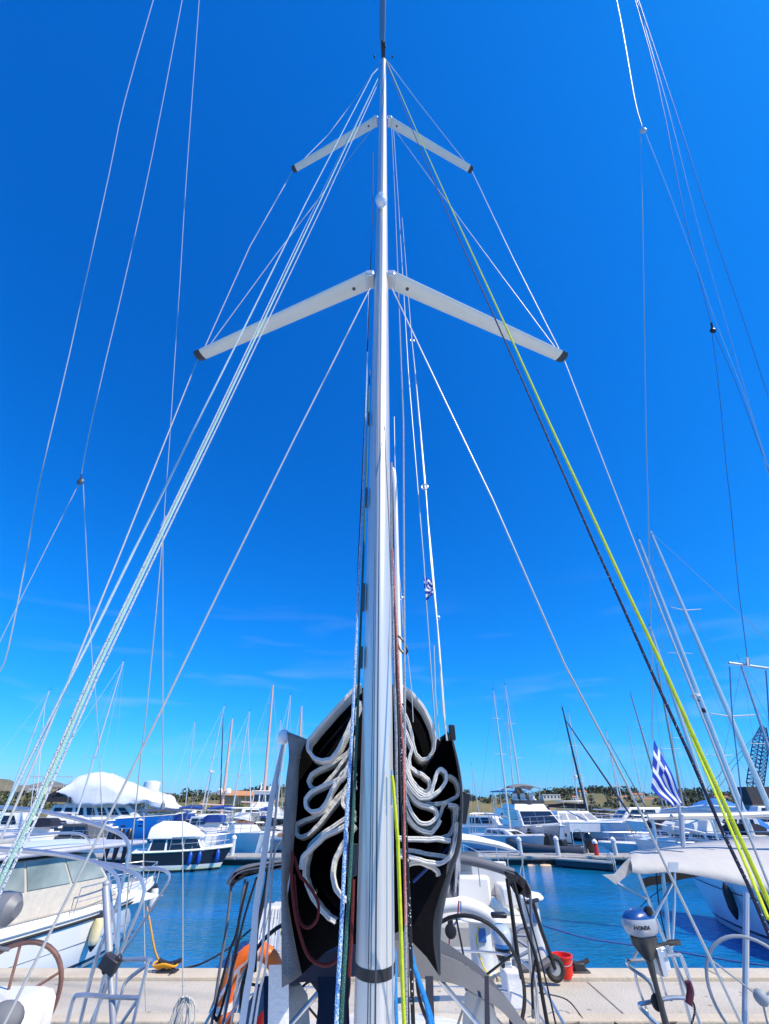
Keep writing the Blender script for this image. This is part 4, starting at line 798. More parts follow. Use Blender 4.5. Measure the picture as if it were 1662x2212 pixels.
# mounting board with the outboard on it
m = MB(); q = [P(x, y, Y=5.75) for x, y in ((1394, 2053), (1440, 2050), (1452, 2098), (1410, 2104))]; m.solid(q, (0, .05, .012)); m.build('outboard_board', WHITEC, right, world=True, bevel=.006)
COWB = hullmat('cowl_blue_silver', (.012, .07, .26), [(.13, (.36, .39, .43))], rough=.3)
ob = outboard(right, P(1390, 2022, Y=5.66), .72, R(200), COWB, label='silver and blue outboard motor clamped to the rail of the yacht on our right')
def text(t, s, size, c, u, v, m, name='lettering', off=0, world=True, ext=.0015, wide=1.0):
    cu = bpy.data.curves.new('t', 'FONT'); cu.body = s; cu.size = size; cu.align_x = 'CENTER'; cu.align_y = 'CENTER'; cu.extrude = ext; cu.offset = off
    to = bpy.data.objects.new('tmp', cu); col.objects.link(to); dg = bpy.context.evaluated_depsgraph_get(); me = bpy.data.meshes.new_from_object(to.evaluated_get(dg)); bpy.data.objects.remove(to)
    u, v = Vector(u).normalized(), Vector(v).normalized(); w = u.cross(v); mb = MB()
    mb.add([Vector(c) + u * q.co.x * wide + v * q.co.y + w * q.co.z for q in me.vertices], [tuple(f.vertices) for f in me.polygons])
    return mb.build(name, m, t, world=world, smooth=False)
HC = P(1368, 1997, Y=5.5)
# lettering laid on the cowl face that looks at us
def cowl_pt(px, py):
    """where the ray through a photo point meets the cowl, so the letters lie on its skin"""
    o = Vector((0, 0, H)); d = (P(px, py, dep=1) - o).normalized(); I = PM[ob.name].inverted(); a = I @ o; b = (I.to_3x3() @ d).normalized()
    co_ = [c for c in ob.children if c.name.startswith('cowl')][0]
    bpy.context.view_layer.update(); ok, loc, nr, _ = co_.ray_cast(a, b); return (PM[ob.name] @ loc, (PM[ob.name].to_3x3() @ nr).normalized()) if ok else (None, None)
lt, ln = cowl_pt(1390, 2006)
u_ = Vector((0, 0, 1)).cross(ln).normalized(); v_ = ln.cross(u_)
tx = text(ob, 'HONDA', .04, Vector((0, 0, 0)), (1, 0, 0), (0, 1, 0), mat('letter_black', (.01, .01, .012), .5), off=.0015, wide=1.1, ext=.001, world=False)
co_ = [c for c in ob.children if c.name.startswith('cowl')][0]; I = PM[ob.name].inverted(); bpy.context.view_layer.update()
for vt in tx.data.vertices:
    q = lt + u_ * vt.co.x + v_ * vt.co.y + ln * .3; ok, loc, nr, _ = co_.ray_cast(I @ q, (I.to_3x3() @ -ln).normalized(), distance=1.)
    vt.co = (loc + nr * (.0022 + vt.co.z * .8)) if ok else I @ (lt + u_ * vt.co.x + v_ * vt.co.y)
m = MB(); m.lathe([(.03, 0), (.04, .02), (.035, .05), (.02, .06)], P(1404, 1976, Y=5.6), 10); m.build('filler_cap', BLACK, ob, world=True)
# gear hanging on the right-hand rail
tw(right, [(1486, 2120), (1492, 2140), (1488, 2170)], 5.8, .03, mat('maroon_line', (.08, .01, .03), .8), 'line_hank'); tw(right, [(1490, 2150), (1502, 2180), (1492, 2222)], 5.8, .008, BKR, 'line_hank')
m = MB(); m.lathe([(.05, -.02), (.06, 0), (.05, .02)], P(1421, 2166, Y=5.7), 14, axis='Y'); m.build('sheave', RUB, right, world=True)
# rigging of the right-hand yacht against the sky
wire(right, [(1331, -8), (1347, 73), (1371, 213), (1387, 272)], 10, 7, .009, nm='topping_lift'); m = MB(); m.ell(P(1390, 282, dep=7), (.055, .04, .062), 10); m.build('block', mat('block_white', (.55, .56, .58), .3), right, world=True)
wire(right, [(1385, 292), (1389, 472), (1393, 700), (1397, 960), (1401, 1079), (1403, 1230), (1407, 1340), (1411, 1500), (1411, 1598)], 7, 5.4, .0055, nm='flag_halyard')
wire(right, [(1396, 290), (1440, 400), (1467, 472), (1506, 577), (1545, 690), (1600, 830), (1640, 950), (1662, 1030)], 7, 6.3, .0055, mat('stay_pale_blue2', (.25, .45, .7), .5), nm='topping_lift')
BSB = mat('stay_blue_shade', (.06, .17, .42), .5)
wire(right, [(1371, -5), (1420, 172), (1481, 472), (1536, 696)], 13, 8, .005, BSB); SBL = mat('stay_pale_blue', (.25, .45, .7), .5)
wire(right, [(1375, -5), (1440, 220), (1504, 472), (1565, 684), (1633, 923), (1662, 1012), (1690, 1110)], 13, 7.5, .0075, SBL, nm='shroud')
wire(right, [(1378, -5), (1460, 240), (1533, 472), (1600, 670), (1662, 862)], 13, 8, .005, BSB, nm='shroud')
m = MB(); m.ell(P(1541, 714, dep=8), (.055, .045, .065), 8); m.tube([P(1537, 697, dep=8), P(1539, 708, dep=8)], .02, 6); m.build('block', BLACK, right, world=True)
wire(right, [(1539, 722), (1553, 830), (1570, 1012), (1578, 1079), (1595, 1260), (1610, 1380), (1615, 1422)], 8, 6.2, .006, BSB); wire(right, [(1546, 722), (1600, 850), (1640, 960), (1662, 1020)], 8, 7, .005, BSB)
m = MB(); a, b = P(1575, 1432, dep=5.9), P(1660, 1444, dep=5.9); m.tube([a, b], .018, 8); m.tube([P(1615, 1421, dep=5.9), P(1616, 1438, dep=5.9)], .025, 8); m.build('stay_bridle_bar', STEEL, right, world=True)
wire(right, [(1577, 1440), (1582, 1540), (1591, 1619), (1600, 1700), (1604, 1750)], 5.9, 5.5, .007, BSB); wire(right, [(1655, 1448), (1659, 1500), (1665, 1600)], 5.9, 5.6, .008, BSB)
# ================================================================= flags
FB = mat('flag_blue', (.008, .05, .42), .8, var=.12, scale=12); FW = mat('flag_white', (.75, .77, .8), .8, var=.05, scale=12)
def flag(label, HT, HB_, FBt, FT, Y, wave, name='flag', stripes=9, cross=True, gather=0.):
    HT, HB_, FBt, FT = [P(*p, Y=Y) for p in (HT, HB_, FBt, FT)]; t = MB(); nx, ny = 54, 36; vs = []; mi = []
    for j in range(ny + 1):
        v = j / ny
        for i in range(nx + 1):
            u = i / nx; p = HT.lerp(FT, u).lerp(HB_.lerp(FBt, u), v); f = wave * (.25 + u)
            p += Vector((.18 * f * math.sin(9 * v + 4 * u), f * math.sin(7 * u + 5 * v + 1) + .35 * f * math.sin(15 * v + 3 * u), .12 * f * math.sin(11 * v))); vs.append(p)
    fs = []
    for j in range(ny):
        for i in range(nx):
            fs.append((j * (nx + 1) + i, j * (nx + 1) + i + 1, (j + 1) * (nx + 1) + i + 1, (j + 1) * (nx + 1) + i)); X, Yy = i / 2, j / 2
            if cross and X < 10 and Yy < 10: k = 1 if (4 <= X < 6 or 4 <= Yy < 6) else 0
            else: k = int(Yy // 2) % 2
            mi.append(k)
    t.v = vs; t.f = fs; t.m = mi
    o = t.build(name, [FB, FW], None, label=label, cat='flag'); o.modifiers.new('t', 'SOLIDIFY').thickness = .0015; return o
flag('large blue and white striped flag with a cross flying behind the yacht on our right', (1414, 1597), (1407, 1703), (1452, 1743), (1480, 1735), 6.3, .035)
flag('small blue and white striped flag bunched on a halyard right of our mast', (914, 1243), (921, 1297), (936, 1285), (938, 1258), 2.6, .018)
# ================================================================= boats berthed on the other side of the quay
def heading(a, b):     # stern point to bow point on the ground
    d = Vector(b) - Vector(a); return math.atan2(d.y, d.x), d.length
# -- white motor cruiser with grey windows on the left
sx, bx = Vector((-9.75, 11.3, 0)), Vector((-8.0, 18.9, 0)); hd, L = heading(sx, bx)
mc = T('motor_cruiser', 'white motor cruiser with tinted screens and a hard top across the quay on the left', 'motor boat', sx, hd)
HW1 = hullmat('hull_white_black_boot', (.78, .79, .77), [(.03, (.02, .03, .04)), (.1, (.5, .5, .52)), (.17, (.015, .016, .03))])
e = place_hull(mc, L, 2.9, 1.22, 1.05, HW1, tr=.93, rake=.14)
m = MB()
for s in (0, 1): m.tube([Vector((q[s][0], q[s][1] * 1.01, q[s][2] - .1)) for q in e], .03, 6)
m.build('rubbing_strake', RUB, mc)
m = MB()
for s in (0, 1): m.tube([Vector((q[s][0], q[s][1] * .985, .52 + .1 * i / 22)) for i, q in enumerate(e[:20])], .008, 4)
m.build('pinstripe', mat('pinstripe', (.2, .22, .26), .4), mc)
cabin(mc, 1.1, 6.9, 2.5, 1.0, 1.5, 2.2, .0, .25, GEL)
SMOKE = mat('tinted_screen', (.13, .17, .16), .12, c2=(.4, .45, .42), scale=1.2, coat=.5)
cabin(mc, .3, 4.9, 2.4, 1.2, 2.3, 1.3, .0, .16, mat('dusty_canvas', (.56, .52, .45), .85, bump=.5, bscale=12), name='wheelhouse', wm=SMOKE, wins=[('R', .02, .36, .5, .97), ('R', .38, .68, .5, .97), ('R', .7, .97, .5, .97), ('F', .05, .48, .1, .9), ('F', .52, .95, .1, .9), ('L', .05, .95, .12, .9)])
m = MB(); m.box((2.4, 0, 2.42), (6.0, 2.5, .1)); m.build('hard_top', mat('hardtop_grey', (.5, .5, .56), .4), mc, bevel=.04)
m = MB(); m.loft([[(x, y, 2.48 + z) for y, z in ((-1.05, 0), (-.6, .07), (0, .1), (.6, .07), (1.05, 0))] for x in (-.4, 3.7)], closed=False); m.build('roof_crown', GEL, mc)
m = MB()
for y in (-1, 1):
    m.tube(smooth([(-.2, y, 2.46), (0, y, 2.7), (1.4, y, 2.78), (2.9, y, 2.74), (3.4, y, 2.46)], 4), .028, 8)
m.tube([(0, -1, 2.7), (0, 1, 2.7)], .02, 6); m.build('roof_rail', STEEL, mc)
m = MB(); m.lathe([(.1, -1.1), (.14, -.95), (.14, .8), (.07, 1.05)], (1.2, .3, 2.66), 12, axis='X'); m.build('rolled_canvas', mat('rolled_grey', (.42, .43, .45), .8, bump=.4), mc)
rails(mc, e, 9, 21, .55, .014)
m = MB(); m.box((L - .9, 0, 1.36), (.3, .2, .14)); m.tube([(L - .3, 0, 1.25), (L + .15, 0, 1.3)], .04, 6); m.build('anchor_gear', STEEL, mc, bevel=.02)
for k, (u, zz, lab) in enumerate(((.52, 1.05, 'yellowed fender with navy ends hanging on the white cruiser hull on the left'), (.965, 1.15, 'white fender hanging at the bow of the cruiser on the left'))):
    i = int(u * 22); q = e[i][1]; p = wpt(mc, (q[0], q[1] - .13, zz)); fender(p, lab, mat('fender_yellow', (.75, .6, .28), .5, c2=(.82, .78, .6), scale=3) if k == 0 else CANVW, h=.62, r=.125)
m = MB(); a = P(96, 1830, Y=11.8)
# cockpit canvas panels at its stern, dusty white
m.loft([[(x, y, z) for y, z in ((-1.25, 1.05), (-1.2, 1.6), (-1.05, 2.36))] for x in (-.7, -.1, .5)], closed=False); m.build('side_canvas', mat('dusty_canvas', (.6, .56, .5), .85, bump=.5, bscale=12), mc)
# -- the two boats dead astern, mostly hidden by our sail bag
st2 = T('motor_yacht', 'white motor yacht with a brown cabin door and slatted gangway left of the sail bag', 'motor boat', (-1.5, 11.9, 0), R(90))
e2 = place_hull(st2, 8.5, 2.3, 1.5, 1.25, hullmat('hull_white_blue', (.78, .78, .76), [(.12, (.02, .1, .3))]), tr=.95, rake=.12)
cabin(st2, 1.4, 6.2, 1.9, 1.2, 2.75, 1.6, .1, .15, GEL, wins=[('L', .1, .4, .45, .85), ('L', .45, .8, .45, .85), ('R', .1, .8, .45, .85), ('B', .08, .42, .1, .9)])
m = MB(); m.box((1.42, .5, 1.95), (.08, .6, 1.4)); m.build('door', WOOD, st2, bevel=.01); m = MB(); m.box((1.0, 0, 2.8), (1.9, 1.9, .07)); m.build('awning', mat('brown_awning', (.35, .18, .1), .8), st2, bevel=.01)
cabin(st2, -.0, 1.0, 2.0, 1.15, 1.62, .0, .0, .05, CREAM, name='cockpit_coaming')
rails(st2, e2, 6, 21, .6, .014)
def plank(label, pts, Y0, Y1, wpx):
    (x0, y0), (x1, y1) = pts; a, b = P(x0, y0, Y=Y0), P(x1, y1, Y=Y1); t = T('gangway', label, 'gangway', (a.x, a.y, a.z)); u = Vector((1, 0, 0)); n = u.cross((b - a).normalized())
    d = b - a; w_ = .44; m = MB()
    for s in (-1, 1): m.tube([a + u * s * w_ / 2, b + u * s * w_ / 2], .025, 8)
    m.build('side_rail', ALU, t, world=True); m = MB()
    for k in range(7):
        x = -w_ / 2 + w_ * (k + .5) / 7; m.loft([[q + u * (x - .022), q + u * (x + .022), q + u * (x + .022) - n * .012, q + u * (x - .022) - n * .012] for q in (a, b)])
    m.build('slats', mat('slat_pale', (.6, .61, .6), .5), t, world=True, smooth=False); m = MB()
    for f in (.1, .35, .62, .9): m.tube([a + d * f - u * w_ / 2 - n * .03, a + d * f + u * w_ / 2 - n * .03], .014, 6)
    m.build('cross_bar', BLACK, t, world=True); return t
plank('pale slatted gangway sloping up behind the left straps of our bimini', ((568, 2056), (588, 1948)), 8.9, 12.6, 30)
cy = T('sailing_yacht', 'white sailing yacht with a pale bimini and cream transom across the quay behind our outboard', 'yacht', (1.5, 11.9, 0), R(88))
e3 = place_hull(cy, 12, 3.5, 1.6, 1.3, hullmat('hull_white_grey', (.78, .79, .8), [(.1, (.1, .11, .13))]), tr=.95, rake=.06)
cabin(cy, 3.6, 8.5, 2.6, 1.3, 1.85, 2.2, .1, .3, GEL, wins=[('R', .1, .45, .3, .75), ('R', .5, .8, .3, .75), ('L', .1, .8, .3, .75)])
m = MB(); m.box((.25, 0, 1.2), (.5, 3.2, .45)); m.box((-.25, 0, .6), (.6, 2.9, .12)); m.build('transom', CREAM, cy, bevel=.05)
m = MB(); m.box((1.5, -1.3, 1.72), (2.4, .5, .35)); m.box((1.5, 1.3, 1.72), (2.4, .5, .35)); m.box((.9, -.45, 1.75), (.3, .9, .55)); m.build('cockpit_seat', GEL, cy, bevel=.06)
m = MB(); A = [[(x, y, 2.42 + .3 * math.cos(y * .75) - .02 * (x - 2.6) ** 2) for y in [-1.7 + 3.4 * k / 12 for k in range(13)]] for x in [1.0 + 3.4 * k / 6 for k in range(7)]]
m.loft(A, closed=False); o_ = m.build('bimini_top', WHITEC, cy); o_.modifiers.new('t', 'SOLIDIFY').thickness = .03
m = MB()
for x in (1.0, 2.7, 4.4): m.tube(smooth([(2.6, -1.75, 1.3), (x * .9 + .3, -1.74, 2.1), (x, -1.66, 2.46), (x, 0, 2.68), (x, 1.66, 2.46), (x * .9 + .3, 1.74, 2.1), (2.6, 1.75, 1.3)], 3), .016, 6)
m.build('bimini_frame', STEEL, cy)
m = MB(); m.box((3.7, .35, 1.95), (.1, 1.25, .6), ry=-.15); m.box((3.72, -.75, 1.95), (.1, .7, .6), ry=-.15); m.box((1.1, -.95, 1.95), (.12, .85, .62)); m.build('windscreen_cover', mat('screen_grey', (.55, .56, .57), .6), cy, bevel=.03)
rails(cy, e3, 1, 21, .6, .013)
mast_on(cy, (6.6, 0, 1.8), (6.9, 0, 2.6), .09, ALU, name='mast_stub')
m = MB(); m.tube([(.3, -1.6, 1.9), (.3, -1.6, 2.5), (.3, -.6, 2.5), (.3, -.6, 1.9)], .016, 6); m.build('pushpit', STEEL, cy)
fender(wpt(cy, (1.2, -1.85, 1.25)), 'dark fender hanging beside the cream transom across the quay', RUB, tips=RUB, h=.6, r=.12)
# big white curved davit arm and service pedestals on the quay
def pedestal(px, pyt, pyb, Y, label, r=.17):
    b = P(px[1], pyb, z=QZ); tp_ = P(px[0], pyt, Y=b.y); h = tp_.z - QZ; t = T('service_pedestal', label, 'pedestal', (b.x, b.y, QZ), group='white service pedestals on the quay'); m = MB()
    m.lathe([(r * 1.25, 0), (r * 1.1, .05), (r, .12), (r, h * .93)], (0, 0, 0), 20); m.build('column', mat('pedestal_white', (.55, .6, .64), .4), t)
    m = MB(); m.lathe([(r * .9, h * .9), (r * 1.75, h * .93), (r * 1.8, h * .955), (r * 1.5, h), (r * .4, h * 1.03)], (0, 0, 0), 20); m.build('cap', WHITEC, t)
    m = MB(); m.box((.0, -r * .97, h * .7), (r * .7, .06, r * .9)); m.build('socket', mat('socket_blue', (.02, .12, .4), .5), t, bevel=.01); return t
pedestal((1040, 1046), 1978, 2106, 0, 'thicker white pedestal left of the outboard seen under our bimini', .2)
pedestal((1150, 1168), 1930, 2100, 0, 'taller white pedestal with a flared cap beside the steel bathing ladder', .15)
m = MB(); m.tube(smooth([P(930, 1960, Y=9.1), P(985, 1952, Y=9.2), P(1040, 1968, Y=9.3), P(1075, 2000, Y=9.4), P(1088, 2050, Y=9.4), P(1092, 2085, Y=9.4)], 5), .105, 14)
o_ = one(m, 'dinghy_davit', GEL, 'thick white curved davit arm arching left of the silver outboard behind our sail bag', 'davit')
# silver outboard on our stern rail
COWS = hullmat('cowl_silver', (.42, .5, .6), [(.06, (.03, .2, .55))], rough=.25)
ob2 = outboard(own, P(1086, 2048, Y=7.4), .8, R(85), COWS, label='silver and blue outboard motor on the rail behind our right-hand wheel')
m = MB(); m.box((.0, 0, .3), (.12, .2, .05)); m.build('filler_cap', BLACK, ob2, bevel=.02)
m = MB(); c = P(1098, 2112, Y=7.2); m.box(c + Vector((.04, 0, -.08)), (.2, .24, .3), rz=.1); m.build('motor_bracket_box', WHITEC, own, world=True, bevel=.02)
cord('davit_line', [(992, 1945), (988, 1990), (972, 2010), (970, 2055)], 5.4, 5.3, .01, mat('line_red', (.5, .05, .08), .8)); cord('davit_line', [(996, 1945), (996, 1975), (976, 2005)], 5.4, 5.3, .008, CYR)
m = MB(); m.lathe([(.03, -.02), (.055, -.012), (.055, .012), (.03, .02)], P(974, 2012, Y=5.5), 14, axis='Y'); m.box(P(974, 2005, Y=5.5), (.05, .03, .13)); m.build('block', BLACK, own, world=True, bevel=.005)
cord('shore_line', [(1034, 2002), (1029, 2030), (1034, 2060), (1046, 2092), (1060, 2110)], 6.8, 6.4, .012, mat('line_yellow', (.8, .6, .05), .7))
# steel bathing ladder
t = T('bathing_ladder', 'grey tubular ladder with crossed braces folded up behind our right bimini straps', 'ladder', P(1140, 2100, Y=8.4)); m = MB()
m.tube(smooth([P(1113, 2095, Y=8.4), P(1112, 2030, Y=8.4), P(1118, 2008, Y=8.4), P(1135, 2002, Y=8.4), P(1148, 2010, Y=8.4), P(1152, 2090, Y=8.4)], 4), .03, 8); m.build('frame', mat('grey_tube', (.3, .33, .38), .4, .3), t, world=True)
m = MB()
for a, b in (((1114, 2028), (1150, 2052)), ((1150, 2052), (1114, 2070)), ((1114, 2076), (1151, 2076)), ((1114, 2020), (1150, 2022))): m.tube([P(*a, Y=8.4), P(*b, Y=8.4)], .02, 8)
m.build('rung', MATS['grey_tube'], t, world=True)
# electric scooter lying against the pedestal
t = T('scooter', 'black electric scooter leaning against the taller white pedestal on the quay', 'scooter', P(1180, 2110, z=QZ)); wc = P(1199, 2092, Y=10.3); m = MB()
u, v = Vector((1, .1, 0)).normalized(), Vector((0, 0, 1))
def ring(mb, c, r, tr): mb.tube([c + (u * math.cos(a) + v * math.sin(a)) * r for a in [2 * math.pi * k / 28 for k in range(29)]], tr, 8)
ring(m, wc, .13, .045); m.build('wheel', RUB, t, world=True); m = MB(); m.lathe([(.11, -.015), (.11, .015)], wc, 18, axis='Y'); m.build('hub', mat('hub_grey', (.35, .36, .38), .4), t, world=True)
m = MB(); m.tube([wc, P(1192, 2070, Y=10.25), P(1170, 2010, Y=10.2), P(1150, 1945, Y=10.15)], .035, 8); m.build('stem', BLACK, t, world=True)
m = MB(); m.tube([P(1100, 2094, Y=10.2), P(1165, 2090, Y=10.2), P(1186, 2076, Y=10.25)], .06, 8); m.build('deck', mat('scooter_deck', (.1, .1, .12), .6), t, world=True)
m = MB(); m.tube([P(1140, 1950, Y=10.0), P(1162, 1944, Y=10.3)], .03, 8); m.build('handlebar', BLACK, t, world=True)
m = MB(); ring(m, P(1100, 2096, Y=10.2), .11, .04); m.build('wheel', RUB, t, world=True)
# red bucket
t = T('bucket', 'red bucket standing on the quay edge right of the scooter', 'bucket', P(1222, 2112, z=QZ)); k = P(1222, 2112, z=QZ) - P(1200, 2112, z=QZ); r = abs(k.x); hb = P(1222, 2062, Y=P(1222, 2112, z=QZ).y).z - QZ
m = MB(); m.lathe([(r * .72, 0), (r * .74, .01), (r * .98, hb * .93), (r * 1.06, hb * .93), (r * 1.06, hb), (r * .92, hb), (r * .9, hb * .9), (r * .7, .04)], (0, 0, 0), 24); m.build('body', REDM, t)
m = MB(); m.tube(smooth([(-r, 0, hb * .92), (-r * .7, -r * .6, hb * .7), (0, -r * 1.05, hb * .62), (r * .7, -r * .6, hb * .7), (r, 0, hb * .92)], 4), .006, 6); m.build('handle', STEEL, t)
# iron mooring cleats on the quay edge
def cleat(px, label, sc_=1.):
    p = P(px, 2108, z=QZ + .04); t = T('mooring_cleat', label, 'cleat', (p.x, 10.75, QZ + .04)); m = MB(); m.tube(smooth([(-.2, 0, .15), (-.12, 0, .12), (0, 0, .1), (.12, 0, .12), (.2, 0, .15)], 4), .034, 8)
    m.build('horn', mat('cast_iron', (.025, .025, .03), .55), t); m = MB(); m.box((0, 0, .06), (.2, .14, .12)); m.box((0, 0, .01), (.34, .2, .03)); m.build('base', MATS['cast_iron'], t, bevel=.02)
cleat(1262, 'iron mooring cleat on the quay edge right of the red bucket'); cleat(352, 'iron mooring cleat on the quay edge under the amber rope')
# orange mooring rope from the left cruiser's bow
pts = [P(318, 1960, Y=13.9), P(325, 2000, Y=13.0), P(334, 2050, Y=11.9), P(344, 2078, Y=11.3), P(356, 2098, Y=10.9), Vector((P(350, 2108, z=QZ).x, 10.72, QZ + .12))]
m = MB(); m.tube(smooth(pts, 6), .019, 8); c = Vector((P(352, 2108, z=QZ).x, 10.74, QZ + .1))
for i in range(3): m.tube([c + Vector(((.12 + .05 * i) * math.cos(a), (.06 + .02 * i) * math.sin(a), .02 * i + .02 * math.sin(3 * a))) for a in [2 * math.pi * k / 18 for k in range(19)]], .016, 6)
one(m, 'mooring_rope', mat('rope_amber', (.85, .38, .02), .75, bump=.6, bscale=160), 'amber mooring rope dropping from the left cruiser and heaped on its cleat', 'rope')
def mline(pts, r, m_, label, k=6): one(MB().tube(smooth(pts, k), r, 6), 'mooring_rope', m_, label, 'rope')
mline([P(370, 2098, z=QZ + .1), P(400, 2092, Y=11.3), P(440, 2080, Y=11.4), P(500, 2045, Y=11.6), P(540, 2010, Y=11.9), P(575, 1985, Y=12.2)], .016, NAVY, 'dark mooring rope sagging over the water left of the gangway')
mline([P(1175, 2000, Y=10.6), P(1260, 2025, Y=10.9), P(1340, 2038, Y=11.1), P(1420, 2049, Y=11.3), P(1570, 2074, Y=11.6), P(1700, 2092, Y=11.8)], .014, mat('rope_blue_dark', (.01, .05, .22), .8), 'long dark blue mooring rope stretched over the water behind the outboard')
mline([P(1195, 2230, z=QZ + .02), P(1290, 2196, z=QZ + .02), P(1318, 2195, z=QZ + .02), P(1335, 2214, z=QZ + .02), P(1380, 2223, z=QZ + .02), P(1470, 2208, z=QZ + .02), P(1640, 2208, z=QZ + .02)], .011, mat('hose_brown', (.12, .09, .08), .7), 'thin brown line lying along the near side of the quay on the right')
mline([P(1165, 2145, z=QZ + .3), P(1225, 2160, z=QZ + .1), P(1262, 2205, z=QZ + .03)], .009, BKR, 'thin dark line dropping to the quay right of our bimini straps')
# -- white sailing yacht, bow outwards, on the right
sx, bx = Vector((13.6, 11.2, 0)), Vector((11.9, 21.4, 0)); hd, L = heading(sx, bx)
ry = T('sailing_yacht', 'white sailing yacht with black fenders lying bow out behind the pale bimini', 'yacht', sx, hd)
e4 = place_hull(ry, L, 3.7, 1.55, 1.25, hullmat('hull_white_teal', (.66, .74, .8), [(.06, (.04, .16, .2)), (.2, (.6, .64, .68)), (.27, (.05, .06, .08))]), tr=.75, rake=.1)
cabin(ry, 3.0, 7.5, 2.3, 1.3, 1.75, 1.8, .1, .3, GEL, wins=[('L', .1, .42, .25, .75), ('L', .5, .8, .25, .75), ('R', .1, .8, .25, .75)])
rails(ry, e4, 2, 21, .6, .013)
m = MB(); m.tube([Vector((q[0][0], q[0][1] * .99 + .01, q[0][2] - .28)) for q in e4[:21]], .012, 4); m.build('sheer_stripe', NAVY, ry)
for u, lab in ((.66, 'black fender nearest the bow of the white yacht on the right'), (.5, 'black fender second from the bow of the white yacht on the right'), (.34, 'black fender third from the bow of the white yacht on the right')):
    q = e4[int(u * 22)][0]; fender(wpt(ry, (q[0], q[1] + .14, q[2] - .1)), lab, RUB, h=.72, r=.13, tips=RUB)
mast_on(ry, (5.6, 0, 1.7), (5.45, 0, 14), .09, ALU, spr=[(.35, 1.3), (.68, 1.0)], stays=[((5.45, 0, 14), (10.2, 0, 1.6)), ((5.45, 0, 14), (0, 0, 1.3))])
mline([wpt(ry, (9.6, .2, 1.45)), wpt(ry, (10.6, 1.6, .5)), wpt(ry, (11.2, 2.2, -.1))], .014, NAVY, 'short dark bow line dropping into the water from the white yacht on the right')
# -- orange horseshoe buoys on our stern rail
def horseshoe(c, label, r=.24, rot=0):
    t = T('horseshoe_buoy', label, 'life buoy', c, group=None); m = MB(); L_ = [Vector((r * math.sin(a), 0, r * 1.25 * math.cos(a))) for a in [R(-150) + R(300) * k / 24 for k in range(25)]]
    m.tube(L_, [.05] + [.082] * 23 + [.05], 12); m.build('body', ORANGE, t)
    for a in (-100, 0, 100): m = MB(); p = Vector((r * math.sin(R(a)), 0, r * 1.25 * math.cos(R(a)))); m.lathe([(.088, -.03), (.088, .03)], p, 12, M=Matrix.Rotation(R(a + 90), 3, 'Y')); m.build('reflective_band', mat('band_silver', (.7, .7, .7), .4), t)
    return t
horseshoe(P(545, 2158, Y=6.9), 'orange horseshoe buoy strapped behind the hanging pale webbing at the lower left', .3)
t = T('rescue_bag', 'red and grey throwing line bag beside the orange horseshoe buoy', 'bag', P(655, 2230, Y=6.8)); m = MB(); m.lathe([(.09, 0), (.12, .05), (.12, .3), (.07, .36)], (-.45, 0, 0), 14); m.build('body', REDM, t); m = MB(); m.tube([(-.5, -.05, .34), (-.45, -.08, .45), (-.4, -.05, .34)], .012, 6); m.build('loop', WHITEC, t)

# ================================================================= piles and things on the pontoon
def pile(pt, pb, label, m_=None, r=.15, cap=True):
    b = P(pb[0], pb[1], Y=36.7); a = P(pt[0], pt[1], Y=36.7); t = T('mooring_pile', label, 'pile', (b.x, 36.7, -.6), group='mooring piles along the pontoon'); d = a - Vector((b.x, 36.7, -.6))
    MB().tube([(0, 0, 0), d], r, 12).build('post', m_ or mat('pile_grey', (.55, .58, .6), .5), t)
    if cap: MB().lathe([(r * 1.2, -.08), (r * 1.2, .04), (r * .3, .16)], d, 12).build('cap', WHITEC, t)
pile((506, 1810), (502, 1852), 'grey pile at the end of the white cruiser left of the sail bag')
pile((1121, 1814), (1127, 1853), 'pale pile between the small sailing yacht and the dark inflatable')
pile((1201, 1812), (1207, 1850), 'pale pile in front of the dark inflatable')
pile((1285, 1819), (1289, 1852), 'red pile standing on the pontoon in front of the catamaran', mat('pile_red', (.6, .03, .02), .5)); pile((1324, 1814), (1332, 1850), 'white pile just right of the red one')
m = MB()
for px, pt_, lab in ((1167, 1874, 'left'), (1194, 1874, 'right')):
    c = P(px - 15, 1873, Y=35.95); t = T('pontoon_fender', 'cream fender tied to the pontoon face, the %s one of two together' % lab, 'fender', c, group='cream fenders on the pontoon'); MB().lathe([(.04, -.42), (.13, -.34), (.15, 0), (.13, .34), (.04, .42)], (0, 0, 0), 12, axis='X').build('body', mat('fender_cream', (.7, .5, .32), .5), t); MB().tube([(0, 0, .1), (0, .2, .3)], .015, 5).build('lanyard', BKR, t)
